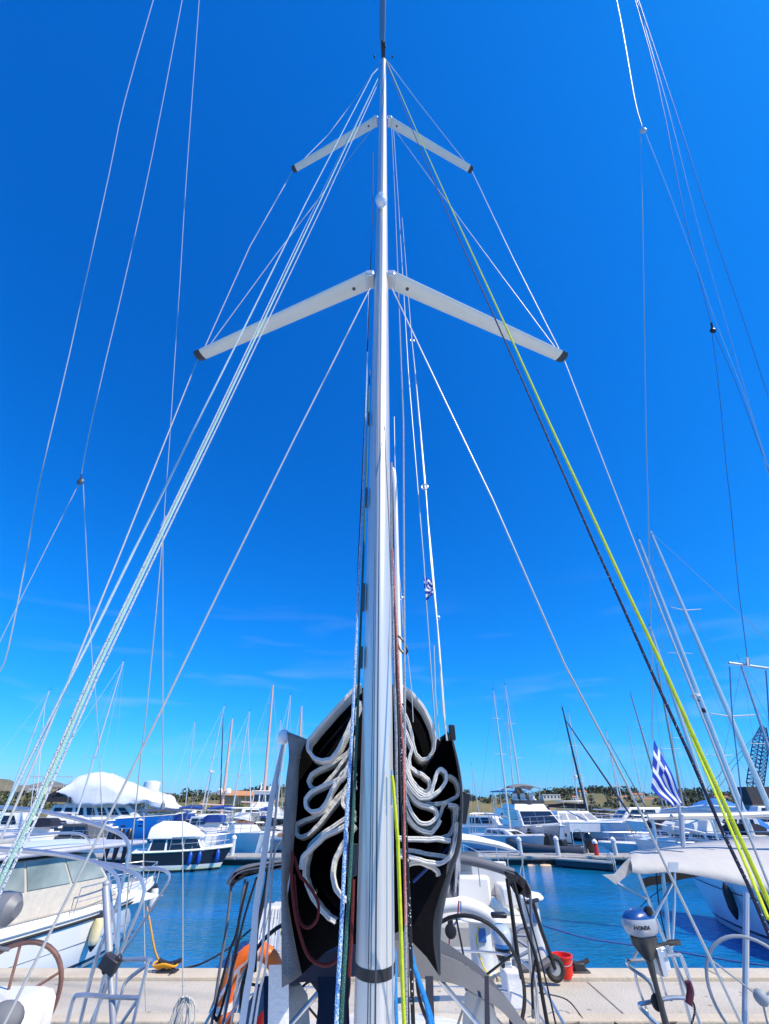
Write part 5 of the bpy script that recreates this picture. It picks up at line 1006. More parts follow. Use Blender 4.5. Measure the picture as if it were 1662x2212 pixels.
# ================================================================= far boats
def place_at(px, Y): return Vector((P(px, 1735, Y=Y).x, Y, 0))
def loc_of(t, v): return PM[t.name].inverted() @ v
SAILMAT = {}
def far_sail(label, px, Y, hd, L, top, hm, mc_=ALU, spr=((.38, 1.3), (.7, 1.)), furl=None, cover=None, base=(.56, 1752), r=.09, B=None, wins=True, bim=None, arch=False, mast2=None, name='sailing_yacht', cat='yacht', dodger=True, bx=None, antenna=True):
    """a moored yacht: its mast foot stands under photo point px and reaches the photo point top"""
    mw = place_at(px, Y); d = Vector((math.cos(hd), math.sin(hd), 0)); org = mw - d * L * base[0]; t = T(name, label, cat, org, hd); B = B or L * .31
    e = place_hull(t, L, B, .115 * L + .25, .09 * L + .15, hm, tr=.78, rake=.08); zd = .1 * L + .2
    cabin(t, L * .26, L * .72, B * .58, zd, zd + .42, L * .16, .1, .25, GEL, wins=[(s, a, a + .2, .3, .75) for s in 'LR' for a in (.08, .34, .6)] + [('F', .2, .8, .3, .8)], bevel=.05)
    a = Vector((L * base[0], 0, zd + .4)); b = loc_of(t, P(top[0], top[1], Y=mw.y))
    st = [(b, (L * .98, 0, zd + .25)), (b, (.1, 0, zd))] + [(b, (L * base[0], s * B * .47, zd)) for s in (-1, 1)]
    for f, hw in spr: pass
    o = mast_on(t, a, b, r, mc_, spr=spr, stays=st if not furl else st[1:], furl=((L * .97, 0, zd + .3), a.lerp(b, furl[0]), furl[1], furl[2]) if furl else None)
    if antenna: MB().tube([b, b + Vector((.05, 0, .7))], .012, 4).tube([b + Vector((-.3, 0, .12)), b + Vector((.3, 0, .14))], .012, 4).build('aerial', BLACK, o)
    MB().tube([a + Vector((0, 0, .9)), Vector((L * .14, 0, zd + 1.45))], .07, 8).build('boom', mc_, t)
    if cover: MB().tube([a + Vector((-.1, 0, 1.15)), a.lerp(Vector((L * .14, 0, zd + 1.5)), .5) + Vector((0, 0, .72)), Vector((L * .16, 0, zd + 1.55))], [.2, .17, .1], 8).build('sail_cover', cover, t)
    if dodger: MB().loft([[(x, y * B, zd + .42 + z) for y, z in ((-.28, 0), (-.26, .42), (-.15, .6), (.15, .6), (.26, .42), (.28, 0))] for x in (L * .24, L * .33)]).build('sprayhood', cover or NAVY, t)
    if bim: MB().loft([[(x, y * B, zd + 1.75 + z) for y, z in ((-.36, 0), (-.3, .12), (0, .17), (.3, .12), (.36, 0), (0, .1))] for x in (L * .03, L * .2)]).build('bimini_top', bim, t); MB().tube([(L * .1, -B * .36, zd), (L * .05, -B * .36, zd + 1.75)], .02, 5).tube([(L * .1, B * .36, zd), (L * .05, B * .36, zd + 1.75)], .02, 5).build('bimini_frame', STEEL, t)
    rails(t, e, 1, 21, .6, .016, every=4)
    return t, a, b, e
HN = hullmat('far_white', (.78, .79, .8), [(.08, (.02, .03, .05)), (.16, (.03, .05, .2))]); HNr = hullmat('far_white_red', (.76, .76, .74), [(.1, (.25, .03, .02)), (.17, (.75, .75, .74))]); HNb = hullmat('far_navy', (.015, .025, .07), [(.1, (.2, .03, .02)), (.2, (.7, .7, .7))])
HNw = hullmat('far_wood', (.3, .13, .05), [(.1, (.2, .03, .02)), (.2, (.7, .7, .7))]); DARK = mat('carbon_mast', (.02, .022, .03), .3); FJW = mat('furled_white', (.7, .72, .75), .8); FJD = mat('furled_dark', (.03, .035, .06), .8); COVB = mat('cover_royal', (.01, .05, .25), .8)
UP, DN = R(90), R(-90)
# left-hand half, counted from the left edge
far_sail('yacht with a thin mast and low spreaders nearest the left edge, beyond the cruiser', 18, 60, R(75), 10.5, (107, 1492), HN, furl=(.9, .05, FJW), spr=((.64, 1.3),))
far_sail('small yacht under the shortest thin mast at the far left', 79, 66, R(95), 9, (84, 1596), HNb, spr=((.5, 1.),), r=.06)
far_sail('yacht with a tall white mast rising right of the blue motor yacht superstructure', 176, 47, R(80), 11.5, (267, 1429), HN, spr=((.37, 1.5),), r=.085)
t, a, b, e = far_sail('ketch with a dark blue furled headsail left of the buff masts', 439, 62, R(80), 12, (485, 1525), HN, cover=COVB, spr=((.5, 1.1),), furl=(.95, .09, FJD), r=.08)
m1 = P(456.6, 1670, Y=t.location.y + 3); m0 = P(443.5, 1753, Y=t.location.y + 3); MB().tube([loc_of(t, m0), loc_of(t, m1)], .07, 6).build('mizzen_mast', ALU, t); MB().lathe([(.2, 0), (.32, .06), (.32, .2), (.2, .26)], loc_of(t, m1), 12).build('radar_dome', GEL, t)
t, a, b, e = far_sail('large ketch with the shorter of the two thick pink buff masts and twin radar domes', 483, 66, R(85), 17, (502, 1553), HNw, mc_=PINK, spr=((.42, 1.1), (.72, .9)), r=.19, dodger=False, antenna=False)
m = MB()
for dx in (-.55, .55): m.lathe([(.25, 0), (.4, .12), (.4, .4), (.22, .62)], a.lerp(b, .19) + Vector((0, dx, 0)), 12)
m.box(a.lerp(b, .19) + Vector((0, 0, -.04)), (.3, 1.7, .06)); m.build('radar_dome', GEL, t)
far_sail('yacht with a dark furled headsail and thin mast midway between the two thick buff masts', 505, 56, R(78), 12, (540, 1537), HN, furl=(.88, .07, FJW), spr=((.38, 1.3), (.63, 1.1)), cover=COVB)
far_sail('large classic yacht with the tallest thick pink buff mast left of the sail bag', 570, 66, R(85), 19, (590, 1480), HNw, mc_=PINK, spr=((.2, 1.2), (.58, 1.1), (.83, .8)), r=.2, dodger=False, antenna=False)
far_sail('yacht with a slim white mast just right of the tallest buff mast', 590, 60, R(84), 10.5, (607, 1556), HN, r=.07, cover=COVB)
far_sail('yacht with the brighter slim mast beside the pale hanging webbing', 600, 50, R(86), 11, (628, 1502), HNr, r=.085)
far_sail('classic yacht whose buff masthead shows just above the left corner of our sail bag', 641, 66, R(88), 15, (652, 1526), HNw, mc_=PINK, r=.19, dodger=False, antenna=False, furl=(.97, .05, FJW))
# right-hand half
far_sail('small yacht with a short bare mast on the far shore right of the sail bag', 1034, 70, R(60), 7, (1019, 1655), HN, spr=(), r=.07, dodger=False)
far_sail('very small yacht with a stub mast before the dry grass slope', 1068, 76, R(60), 6, (1063, 1712), HN, spr=(), r=.06, dodger=False)
t, a, b, e = far_sail('white yacht with three pairs of spreaders lying bow on left of the grey motor yacht', 1095, 44, R(-68), 9.6, (1066, 1492), hullmat('far_silver', (.62, .64, .67), [(.12, (.05, .05, .06)), (.2, (.6, .6, .6))]), spr=((.26, 1.), (.5, .95), (.77, .7)), dodger=False)
m = MB()
for x in (.6, 1.1, 1.6): m.tube(smooth([(x, -1.1, 1.1), (x + .1, -1.1, 2.3), (x + .1, -.8, 2.6), (x + .1, .8, 2.6), (x + .1, 1.1, 2.3), (x, 1.1, 1.1)], 3), .045, 8)
m.build('stern_arch', STEEL, t)
t, a, b, e = far_sail('yacht with a tall white mast and black bundled sail above the motor yacht flybridge', 1128, 58, R(-80), 13, (1091, 1481), HN, spr=((.42, 1.4), (.68, 1.)), r=.11)
k = a.lerp(b, .13); m = MB()
for _ in range(14): m.ell(k + Vector((random.gauss(0, .25), random.gauss(0, .35), random.gauss(0, .5))), (.3, .35, .45), 6)
m.build('bundled_sail', mat('sail_bundle', (.02, .022, .025), .8, bump=.6), t)
far_sail('yacht with a slim mast and radar between the two taller white masts', 1109, 62, R(-85), 11, (1096, 1530), HNb, spr=((.27, 1.), (.62, .9)), r=.08)
far_sail('racing yacht with a black mast and dark furled headsail behind the catamaran', 1264, 60, R(-60), 14, (1215, 1528), HN, mc_=DARK, spr=((.3, 1.4), (.62, 1.1)), furl=(.88, .12, FJD), cover=mat('cover_black', (.015, .015, .02), .8), r=.13)
far_sail('yacht with a grey mast close right of the black one', 1266, 70, R(-75), 12, (1228, 1540), HNb, spr=((.35, 1.2), (.66, 1.)), r=.1)
t, a, b, e = far_sail('yacht with a radar halfway up its short white mast left of the black one', 1245, 66, R(-80), 9, (1237, 1636), HN, spr=((.66, 1.),), r=.09)
MB().lathe([(.2, 0), (.35, .1), (.3, .25), (.1, .3)], a.lerp(b, .66) + Vector((.4, 0, 0)), 10).build('radar_dome', GEL, t)
far_sail('yacht with a dark slim mast midway between the black mast and the striped flag', 1337, 64, R(-70), 11, (1310, 1580), HN, spr=((.35, 1.2), (.7, .9)), furl=(.9, .06, FJD))
far_sail('yacht with a plain mast closest left of the striped flag', 1345, 74, R(-75), 10, (1321, 1632), HNb, spr=((.5, 1.),), r=.08)
far_sail('small yacht with a slim mast hidden partly behind the striped flag', 1440, 74, R(-75), 11, (1387, 1577), HN, spr=((.4, 1.),), r=.08)
far_sail('yacht with a thin mast right of the striped flag', 1460, 80, R(-75), 11, (1430, 1622), HNb, spr=((.4, 1.),), r=.08)
far_sail('yacht with a slim dark mast whose top stands highest just left of the striped flag', 1430, 68, R(-75), 12, (1363, 1499), HNb, spr=((.4, 1.2), (.7, .9)), r=.11, mc_=mat('mast_slate', (.2, .22, .25), .4))
far_sail('yacht with a short slim mast leaning between the dark masts and the striped flag', 1388, 78, R(-78), 10, (1358, 1575), HN, spr=((.5, 1.),), r=.08)
far_sail('yacht with a slim pale mast just right of the long wire bridle on the left', 405, 80, R(80), 10, (421, 1560), HN, spr=((.5, 1.),), r=.07)
# near masts at the right edge
t, a, b, e = far_sail('big yacht with the tall thick white mast carrying a radar at the right', 1597, 17.5 + 12, R(-84), 13, (1380, 1166), HN, spr=((.2, 1.3), (.52, 1.3)), r=.16, cover=WHITEC)
MB().lathe([(.2, -.1), (.3, 0), (.3, .14), (.14, .2)], a.lerp(b, .37) + Vector((.25, -.45, 0)), 12).build('radar_dome', GEL, t); MB().tube([a.lerp(b, .36), a.lerp(b, .36) + Vector((.25, -.45, 0))], .04, 6).lathe([(.1, -.15), (.12, 0), (.06, .12)], a.lerp(b, .33) + Vector((.2, -.2, 0)), 8).build('deck_lamp', BLACK, t)
far_sail('yacht with a thick white mast immediately left of the tall radar mast', 1530, 32, R(-84), 12, (1404, 1354), HN, spr=((.4, 1.3),), r=.13, cover=CANVW)
far_sail('yacht with a brownish grey mast crossing behind the striped flag', 1466, 38, R(-84), 11, (1420, 1440), HN, mc_=mat('mast_bronze', (.35, .3, .24), .4, .3), spr=((.45, 1.2),), r=.085)
far_sail('yacht with a grey mast rising to the crossbar at the right edge', 1690, 27, R(-84), 12, (1602, 1438), HN, spr=((.5, 1.3),), r=.08, mc_=mat('mast_grey', (.4, .42, .45), .4, .4))
# -- motor yachts
def motor(label, org, hd, L, B, Fb, Fs, hm, house_, wins, fly=None, top=None, extra=None, rail=True, name='motor_yacht', hw=GEL):
    t = T(name, label, 'motor boat', org, hd); e = place_hull(t, L, B, Fb, Fs, hm, tr=.93, rake=.15)
    for i, h in enumerate(house_): cabin(t, *h[:8], hw, wins=wins[i], bevel=.06, name='deckhouse' if i else 'saloon')
    if rail: rails(t, e, 8, 21, .65, .02, every=3)
    return t, e
# blue yacht under white shrink wrap
HBL = hullmat('hull_bright_blue', (.01, .16, .55), [(.1, (.02, .02, .03)), (.2, (.7, .72, .74))])
org = place_at(170, 60); org.z = 0
t, e = motor('large bright blue motor yacht wrapped in torn white sheeting on the left', Vector((P(130, 1735, Y=60).x, 58, 0)), R(8), 16.5, 4.8, 2.5, 1.7, HBL,
             [(1.2, 11.5, 4.2, 1.8, 3.3, 2.2, .2, .3), (2.5, 8.5, 3.8, 3.3, 4.3, 1.2, .0, .4)], [[('R', .04 + .13 * k, .13 + .13 * k, .35, .8) for k in range(7)], [('R', .1, .5, .15, .8), ('B', .1, .9, .2, .8)]])
WR = mat('shrink_wrap', (.66, .69, .74), .4, bump=1., bscale=1.6, var=.05); m = MB(); secs = []
prf = [(1.6, 4.7, 2.5), (2.4, 5.9, 2.2), (4.0, 6.35, 2.3), (6.4, 6.1, 2.5), (8.6, 5.2, 2.5), (11, 4.6, 2.45), (13.2, 3.9, 2.1), (14.6, 2.9, 1.4)]
for i, (x, zt, hw_) in enumerate(prf):
    zb_ = 4.3 if x < 3 else (2.9 if x > 12 else 3.3); secs.append([(x + .3 * random.uniform(-1, 1), y * hw_ + random.uniform(-.12, .12), zb_ + (zt - zb_) * f + random.uniform(-.1, .1)) for y, f in ((-1, 0), (-.99, .35), (-.86, .7), (-.5, .94), (0, 1), (.5, .94), (.86, .7), (.99, .35), (1, 0))])
secs = [smooth(q, 3) for q in secs]; big = []
for k in range(len(secs[0])): big.append(smooth([q[k] for q in secs], 5))
for k, row in enumerate(big):
    for j, p in enumerate(row): big[k][j] = p + Vector((.1, .1, .16)) * noise.noise(p * 1.1) + Vector((.08, .12, .22)) * (abs(noise.noise(p * 1.7)) - .1)
m.loft(big, closed=False); o_ = m.build('sheeting', WR, t); o_.modifiers.new('t', 'SOLIDIFY').thickness = .03
m = MB(); m.solid([(.6, -2.3, 3.5), (3.4, -2.34, 3.5), (2.7, -2.2, 4.6), (1.6, -2.15, 4.8), (.4, -2.2, 4.0)], (0, .05, 0)); m.build('dark_opening', mat('opening', (.015, .016, .02), .7), t, smooth=False)
m = MB(); m.box((-3.5 + 3.4, -1.8, 5.9), (5, .1, .1)); m.box((8.0, -1.8, 5.95), (.1, .1, .1)); m.build('outrigger', ALU, t)
m = MB()
for x in (9.6, 11.4, 13): m.box((x, -2.46, 1.35), (.45, .06, .14))
m.build('portlight', GLASS, t, smooth=False)
t2 = T('water_tank', 'white ribbed tank standing behind the wrapped blue motor yacht', 'tank', (P(318, 1735, Y=74).x, 74, 0)); zt = P(318, 1688, Y=74).z
MB().lathe([(1.15, zt - 2.1), (1.2, zt - 2), (1.15, zt - 1.4), (1.2, zt - .8), (1.15, zt - .1), (.5, zt + .1)], (0, 0, 0), 18).build('shell', GEL, t2); MB().lathe([(.2, 0), (.2, zt - 2.05)], (0, 0, 0), 8).build('support', STEEL, t2)
# white boats at the far left edge
motor('white motor cruiser at the left edge in front of the long low building', Vector((P(-40, 1735, Y=52).x, 52, 0)), R(5), 9, 3, 1.5, 1.2, HN, [(1, 6.5, 2.6, 1.2, 2.6, 1.6, .2, .3)], [[('R', .08, .45, .35, .85), ('R', .5, .8, .35, .85)]])
motor('low white motor cruiser with a blue cover between the left edge and the wrapped yacht', Vector((P(70, 1735, Y=50).x, 50, 0)), R(12), 8.5, 2.9, 1.4, 1.1, hullmat('hull_royal', (.02, .18, .5), [(.1, (.02, .02, .02))]), [(1.5, 5.5, 2.4, 1.1, 2.2, 1.2, .2, .3)], [[('R', .08, .8, .3, .85)]])
motor('small grey roofed motor boat in front of the stern of the wrapped yacht', Vector((P(150, 1735, Y=44).x, 44, 0)), R(-15), 7.5, 2.7, 1.1, .9, HN, [(1.0, 4.5, 2.2, .9, 2.0, .9, .1, .25)], [[('R', .08, .45, .3, .85), ('R', .5, .9, .3, .85)]], hw=CANV)
# dark hull with white hood and blue fenders, this side of the pontoon
t, e = motor('dark hulled day boat with a white hood and blue fenders at the pontoon', Vector((P(322, 1735, Y=33.0).x, 33.0, 0)), R(14), 5.7, 2.3, 1.15, .98, hullmat('hull_black_lime', (.012, .014, .02), [(.12, (.02, .02, .02)), (.24, (.7, .75, .5)), (.34, (.72, .73, .7))]), [(.8, 4.1, 2.0, .98, 1.62, .5, .1, .12)], [[('R', .04, .3, .1, .92), ('R', .34, .62, .1, .92), ('R', .66, .96, .1, .92), ('B', .05, .95, .1, .9)]])
m = MB(); m.loft([[(x * .82, y * 1.05 * s, 1.62 + z * h_ * .68) for y, z in ((-1, 0), (-.95, .5), (-.7, .85), (0, 1), (.7, .85), (.95, .5), (1, 0))] for x, s, h_ in ((.8, .95, .9), (1.4, 1, 1.25), (3.0, 1, 1.2), (3.9, .95, .8), (4.7, .85, .15))]); m.build('hood', WHITEC, t)
m = MB()
for s in (0, 1): m.tube([Vector((q[s][0], q[s][1] * 1.01, q[s][2] - .03)) for q in e], .045, 6)
m.build('rubbing_strake', mat('lime_white', (.7, .74, .5), .5), t)
FBL = mat('fender_blue', (.01, .08, .4), .4)
for u, w_ in ((.6, 'leftmost'), (.72, 'middle'), (.9, 'rightmost')):
    q = e[int(u * 22)][1]; fender(wpt(t, (q[0], q[1] - .14, q[2] - .1)), '%s of three blue fenders on the dark hulled day boat' % w_, FBL, h=.6, r=.13, tips=FBL, up=.3)
t3 = T('outboard_motor', 'dark triple outboard engines hanging on a bracket left of the dark day boat', 'outboard motor', wpt(t, (-1.6, -.2, .9))); 
for k in range(3): m = MB(); m.loft([[(.22 * a * math.cos(q) - .0 + k * .55, .3 * a * math.sin(q), z) for q in [2 * math.pi * j / 12 for j in range(12)]] for z, a in ((-.7, .35), (.2, .6), (.5, 1), (1., 1), (1.2, .6))]); m.build('engine', mat('engine_navy', (.012, .014, .03), .3), t3)
# mid-left cruisers
t, e = motor('white express cruiser with a green tinted screen and canopy left of the sail bag', Vector((P(515, 1735, Y=48).x, 48, 0)), R(-62), 9.5, 3.1, 1.55, 1.25, HN, [(2.4, 6.5, 2.4, 1.3, 1.9, 2.0, .1, .25)], [[('R', .1, .4, .3, .7)]])
m = MB(); m.loft([[(x, y, 2.0 + z) for y, z in ((-1.2, 0), (-1.05, .7), (1.05, .7), (1.2, 0))] for x in (1.2, 4.6)], closed=False); m.build('windscreen', mat('green_screen', (.15, .3, .3), .1, alpha=.75), t); m = MB(); m.box((2.0, 0, 3.05), (3.6, 2.6, .08)); m.build('canopy', WHITEC, t, bevel=.03)
m = MB()
for y in (-1.2, 1.2): m.tube([(.4, y, 1.3), (.4, y, 3.05)], .03, 6).tube([(3.6, y, 1.5), (3.6, y, 3.05)], .03, 6)
m.build('canopy_pole', STEEL, t)
for u in (.7, .88): q = e[int(u * 22)][0]; fender(wpt(t, (q[0], q[1] + .14, q[2] - .15)), 'black fender at the %s of the express cruiser left of the bag' % ('waist' if u < .8 else 'bow'), RUB, tips=RUB, h=.55, r=.13, up=.3)
t, e = motor('white workboat with an upright wheelhouse and dark windows beyond the express cruiser', Vector((P(500, 1735, Y=64).x, 64, 0)), R(10), 10, 3.4, 1.9, 1.5, HN, [(1.5, 6.5, 2.9, 1.6, 3.0, .5, .1, .1), (2.6, 5.4, 2.4, 3.0, 4.6, .5, .1, .1)], [[('R', .1, .8, .4, .8)], [('R', .05, .3, .35, .8), ('R', .36, .6, .35, .8), ('R', .66, .94, .35, .8), ('F', .1, .9, .35, .8)]])
m = MB(); m.box((4, 0, 4.68), (3.2, 2.7, .12)); m.build('roof', GEL, t, bevel=.03); m = MB(); m.lathe([(.2, 0), (.3, .1), (.3, .35), (.15, .45)], (4.6, 0, 4.74), 12); m.tube([(3.4, -.4, 4.7), (3.4, -.4, 5.6), (3.4, .4, 5.6), (3.4, .4, 4.7)], .06, 6); m.build('radar_dome', GEL, t)
t, e = motor('white yacht stern with a lime stripe and grey inflatable left of the sail bag', Vector((P(588, 1735, Y=46).x, 46, 0)), R(86), 10, 3.5, 1.6, 1.4, hullmat('hull_white_lime', (.78, .78, .76), [(.1, (.03, .05, .1)), (.2, (.5, .6, .7))]), [(2, 7, 2.7, 1.4, 2.4, 1.8, .1, .3)], [[('B', .1, .9, .3, .8), ('R', .1, .7, .3, .8)]])
t3 = T('inflatable_dinghy', 'grey blue inflatable dinghy slung across the stern of the lime striped yacht', 'dinghy', (P(596, 1735, Y=45).x, 45.0, .95)); m = MB(); m.tube(smooth([(-.6, .5, 0), (.9, .55, 0), (1.5, .3, .05), (1.65, 0, .08), (1.5, -.3, .05), (.9, -.55, 0), (-.6, -.5, 0)], 5), .24, 10); m.build('tube', mat('hypalon_blue_grey', (.2, .3, .42), .6), t3); m = MB(); m.box((.3, 0, -.1), (1.9, .8, .08)); m.box((-.5, 0, .05), (.06, .8, .4)); m.build('floor', WOOD, t3)
# right: flybridge motor yacht
t, e = motor('grey hulled flybridge motor yacht with white seats up top, bow towards us', Vector((P(1108, 1735, Y=54.5).x, 54.5, 0)), R(-90), 13.5, 4.2, 1.95, 1.5, hullmat('hull_light_grey', (.48, .5, .54), [(.1, (.03, .03, .04)), (.2, (.5, .5, .5))]),
             [(1.5, 9.6, 3.6, 1.6, 2.9, 2.2, .1, .3), (1.4, 6.6, 3.2, 2.9, 3.35, .4, .0, .2)], [[('F', .04, .96, .2, .92), ('L', .1, .5, .4, .9), ('L', .54, .85, .4, .9), ('R', .1, .85, .4, .9)], []])
m = MB(); A = [[(x, y, 4.75 + .28 * math.cos(y) - .06 * (x - 4) ** 2) for y in [-1.5 + 3 * k / 8 for k in range(9)]] for x in [2 + 3.8 * k / 6 for k in range(7)]]; m.loft(A, closed=False); o_ = m.build('bimini_top', mat('bimini_taupe', (.2, .2, .21), .8), t); o_.modifiers.new('t', 'SOLIDIFY').thickness = .05
m = MB()
for x in (2.1, 5.7): m.tube([(4, -1.55, 3.3), (x, -1.5, 4.7)], .03, 6).tube([(4, 1.55, 3.3), (x, 1.5, 4.7)], .03, 6)
m.build('bimini_frame', STEEL, t)
for y in (-.9, -.1, .8): m = MB(); m.box((4.9, y, 3.6), (.5, .6, .3)); m.box((4.7, y, 3.95), (.15, .55, .55)); m.build('seat', GEL, t, bevel=.08)
m = MB(); m.loft([[(6.3 - .3 * abs(y), y, 3.3 + z) for z in (0, .35)] for y in (-1.6, -.8, 0, .8, 1.6)], closed=False); m.build('flybridge_screen', mat('fly_screen', (.05, .05, .06), .2), t)
for y, x in ((1, 10.2), (-1, 10.2)): m = MB(); q = e[int(.77 * 22)][0 if y > 0 else 1]; m.box((q[0], q[1] * .985, 1.2), (.8, .1, .24), rz=-.2 * y); m.build('hull_window', GLASS, t)
for k, u in enumerate((.62, .8)): q = e[int(u * 22)][1]; fender(wpt(t, (q[0], q[1] - .16, q[2] - .15)), 'black fender on the grey flybridge yacht, the one nearer its %s' % ('bow' if k else 'stern'), RUB, tips=RUB, h=.8, r=.16, up=.3)
t3 = T('motor_yacht', 'blue topped motor yacht half hidden behind the grey flybridge yacht', 'motor boat', (P(1085, 1735, Y=68).x, 68, 0), R(-90)); e = place_hull(t3, 12, 3.9, 1.8, 1.4, HN); cabin(t3, 1.5, 8.5, 3.4, 1.5, 2.9, 1.8, .1, .3, GEL, wins=[('F', .05, .95, .2, .9), ('L', .1, .8, .3, .8)]); m = MB()
for x, y in ((2, -1.5), (2, 1.5), (6, -1.5), (6, 1.5)): m.tube([(x, y, 2.9), (x, y, 4.6)], .05, 6)
m.build('top_post', ALU, t3); m = MB(); m.box((4, 0, 4.65), (4.8, 3.5, .12)); m.build('top', BLUEC, t3, bevel=.04)
# rigid inflatable
t = T('inflatable_boat', 'dark grey rigid inflatable boat lying along the back of the pontoon', 'dinghy', (P(1176, 1735, Y=40).x, 40.6, 0), R(138), scale=1.05); DG = mat('hypalon_dark', (.06, .07, .085), .5)
m = MB(); m.tube(smooth([(-2.9, 1.0, .5), (0, 1.08, .5), (1.8, .95, .6), (2.8, .5, .78), (3.15, 0, .85), (2.8, -.5, .78), (1.8, -.95, .6), (0, -1.08, .5), (-2.9, -1.0, .5)], 6), .3, 12); m.build('tube', DG, t)
m = MB(); m.loft([[(x, y, z) for y, z in ((-.8 * k, .45), (0, -.25 * k + .1), (.8 * k, .45))] for x, k in ((-2.6, 1), (1.2, 1), (2.8, .3))]); m.box((-2.6, 0, .55), (.1, 1.6, .5)); m.build('hull', mat('rib_hull_grey', (.4, .41, .43), .4), t)
m = MB(); m.box((.1, 0, .95), (.7, .8, .9)); m.box((-.9, 0, .8), (.7, .8, .6)); m.build('console', BLACK, t, bevel=.08); m = MB(); m.loft([[(-2.95 + .32 * k * math.cos(a), .26 * k * math.sin(a), z) for a in [2 * math.pi * j / 14 for j in range(14)]] for z, k in ((-.3, .35), (.6, .5), (.85, 1), (1.35, 1.05), (1.55, .6))]); m.build('engine', mat('engine_gloss', (.01, .01, .012), .2, coat=.5), t)
m = MB(); m.tube(smooth([(-2.2, -.8, .7), (-2.2, -.8, 1.5), (-2.3, 0, 1.7), (-2.2, .8, 1.5), (-2.2, .8, .7)], 4), .03, 8); m.build('arch', STEEL, t)
t = T('work_float', 'low dark work float with a small white ladder moored in front of the pontoon', 'boat', (P(1238, 1735, Y=34.4).x, 34.6, 0), R(-40)); m = MB(); m.box((0, 0, .2), (3.4, 1.1, .3)); m.build('hull', mat('float_dark', (.06, .065, .08), .7), t, bevel=.05); m = MB(); m.box((0, 0, .385), (3.5, 1.2, .06)); m.build('deck', PW, t); m = MB()  # low work float with a ladder, moored before the pontoon
for y in (-.2, .2): m.tube(smooth([(1.78, y, .0), (1.8, y, .75), (1.6, y, .8), (1.55, y, .4)], 3), .025, 6)
m.box((1.8, 0, .4), (.06, .4, .2)); m.build('ladder', GEL, t)
# catamaran
t = T('catamaran', 'white sailing catamaran with two upright bows facing the red pile', 'catamaran', (P(1196, 1735, Y=66).x, 66, 0), R(-90)); hm = hullmat('cat_grey', (.62, .66, .7), [(.1, (.02, .02, .025)), (.16, (.6, .62, .65))])
for s in (-1, 1):
    h, d, r_, ee = hull_mb(12.5, 1.9, 1.75, 1.3, rake=.02, tr=.7)
    for mb in (h, d): mb.v = [v + Vector((0, s * 3.0, 0)) for v in mb.v]
    h.build('hull', hm, t); d.build('deck', GEL, t)
m = MB(); m.loft([[(x, y, z) for y, z in ((-2.4, .85), (2.4, .85), (2.6, 1.6), (-2.6, 1.6))] for x in (.5, 9.2)]); m.build('bridge_deck', mat('cat_tunnel', (.6, .63, .66), .4), t); m = MB(); m.tube([(11.6, -3, 1.75), (11.6, 3, 1.75)], .09, 8); m.build('cross_beam', ALU, t)
cabin(t, 1.2, 7.9, 5.0, 1.6, 2.65, 1.7, .1, .7, GEL, wins=[('F', .04, .24, .25, .8), ('F', .28, .48, .25, .8), ('F', .52, .72, .25, .8), ('F', .76, .96, .25, .8), ('R', .1, .8, .3, .75)], wm=mat('smoke_cover', (.3, .32, .35), .4)); m = MB(); m.box((2.4, 1.2, 3.62), (3, 2.6, .1)); m.build('bimini_top', GEL, t, bevel=.04)
m = MB()
for x, y in ((1.1, 0), (1.1, 2.3), (3.7, 0), (3.7, 2.3)): m.tube([(x, y, 2.6), (x, y, 3.6)], .03, 6)
m.build('bimini_frame', STEEL, t)
mast_on(t, (6.8, 0, 2.6), loc_of(t, P(1215, 1600, Y=PM[t.name].translation.y)) if False else (6.6, 0, 9), .1, DARK, name='mast') if False else None
for k, (y, x) in enumerate(((-2.05, 7.5), (3.98, 8.5), (3.98, 6))): fender(wpt(t, (x, y * (-1), 1.45)), ('black fender on the inner side of the catamaran', 'black fender forward on the left hull of the catamaran', 'black fender aft on the left hull of the catamaran')[k], RUB, tips=RUB, h=.7, r=.14, up=.3)
# blue covered yacht and its neighbours on the right
t, e = motor('white motor yacht under a big bright blue cover right of the catamaran', Vector((P(1585, 1735, Y=54).x, 52, 0)), R(174), 12.5, 3.9, 1.9, 1.5, HN, [(2.5, 9.0, 3.3, 1.6, 2.9, 1.8, .2, .3)], [[('L', .5, .68, .35, .8), ('L', .72, .9, .35, .8), ('F', .1, .9, .3, .8)]])
m = MB(); secs = []
for x, zt, hw_ in ((-.2, 2.0, 1.9), (1, 3.2, 2.05), (2.8, 3.9, 2.1), (4.6, 3.6, 2.1), (6.4, 2.7, 2.05), (8.2, 2.1, 1.9)): secs.append([(x, y * hw_, .9 + (zt - .9) * f + random.uniform(-.06, .06)) for y, f in ((-1.02, 0), (-1, .4), (-.85, .75), (-.4, .95), (0, 1), (.4, .95), (.85, .75), (1, .4), (1.02, 0))])
m.loft(secs, closed=False); o_ = m.build('boat_cover', BLUEC, t); o_.modifiers.new('t', 'SOLIDIFY').thickness = .03
motor('white motor yacht bow left with round portholes right beside the catamaran', Vector((P(1440, 1735, Y=60).x, 60, 0)), R(182), 10, 3.6, 1.9, 1.5, HN, [(1.5, 7, 3.0, 1.6, 3.0, 1.8, .1, .3)], [[('L', .2, .5, .3, .85), ('L', .55, .9, .3, .85), ('F', .1, .9, .3, .8)]])
motor('green cabined motor boat between the blue cover and the davit bar', Vector((P(1560, 1735, Y=46).x, 46, 0)), R(170), 7, 2.6, 1.3, 1.0, HN, [(1, 5, 2.2, 1.1, 2.3, .8, .1, .2)], [[('L', .1, .45, .3, .85), ('L', .5, .9, .3, .85)]], hw=mat('teal_paint', (.02, .22, .2), .5))
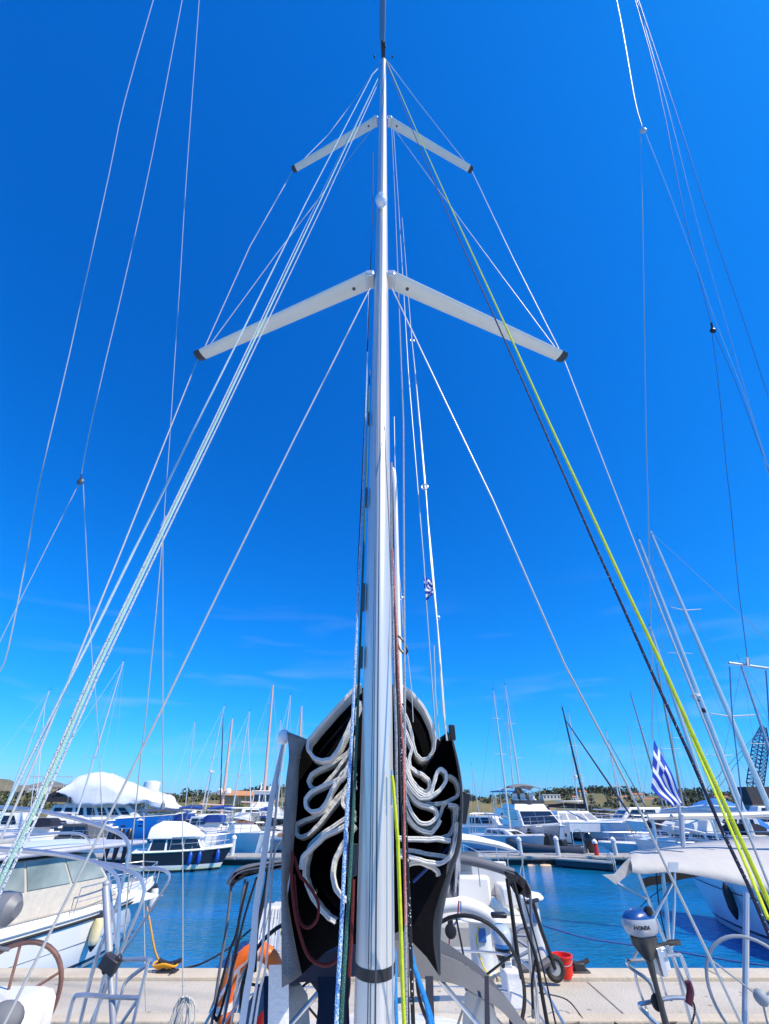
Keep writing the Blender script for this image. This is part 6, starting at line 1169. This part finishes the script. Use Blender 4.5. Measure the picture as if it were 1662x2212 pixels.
motor('long low white motor boat pointing left in front of the blue covered one', Vector((P(1560, 1735, Y=42).x, 41.5, 0)), R(177), 11, 2.8, .85, .7, HN, [(1, 4, 2.2, .7, 1.2, .8, .1, .2)], [[('L', .1, .9, .3, .85)]])
for k, (px, Y, L, lab) in enumerate(((1600, 58, 9, 'nearest the tall radar mast'), (1640, 50, 8.5, 'with a stepped deckhouse above the pale bimini'), (1700, 62, 10, 'furthest right behind the crane wires'))):
    motor('white motor cruiser %s' % lab, Vector((P(px, 1735, Y=Y).x, Y, 0)), R(150 + 12 * k), L, 3, 1.5, 1.2, HN if k != 1 else HNr, [(1, L * .65, 2.5, 1.2, 2.3, 1.4, .1, .25), (2, L * .45, 2.0, 2.3, 3.1, .6, .1, .2)], [[('L', .1, .45, .35, .85), ('L', .5, .85, .35, .85)], [('L', .1, .8, .3, .8)]])
for k, (px, Y, lab) in enumerate(((385, 70, 'with a yellow cabin just right of the wrapped blue one'), (420, 58, 'beyond the dark day boat hood'), (548, 72, 'with a low house beneath the tallest buff mast'), (1000, 62, 'against the right side of the sail bag'))):
    motor('white motor boat %s' % lab, Vector((P(px, 1735, Y=Y).x, Y, 0)), R((20, -30, 160, -40)[k]), 8.5, 2.9, 1.4, 1.1, (HN, HN, HNb, HNr)[k], [(1, 5.5, 2.4, 1.1, 2.2, 1.2, .1, .25)], [[('R', .1, .45, .35, .85), ('R', .5, .85, .35, .85), ('L', .1, .85, .35, .85)]], hw=(mat('yellow_paint', (.6, .45, .06), .5) if k == 0 else GEL))
# ================================================================= the air between us and the hills
hz = bpy.data.materials.new('haze'); hz.use_nodes = True; n = hz.node_tree; n.nodes.clear()
ho = n.nodes.new('ShaderNodeOutputMaterial'); pv = n.nodes.new('ShaderNodeVolumePrincipled'); pv.inputs['Color'].default_value = (.8, .9, 1, 1); pv.inputs['Density'].default_value = .00004; pv.inputs['Anisotropy'].default_value = .2
n.links.new(pv.outputs[0], ho.inputs['Volume'])
o = MB().box((0, 1900, 60), (6400, 4700, 130)).build('haze', hz, kind='stuff', smooth=False)
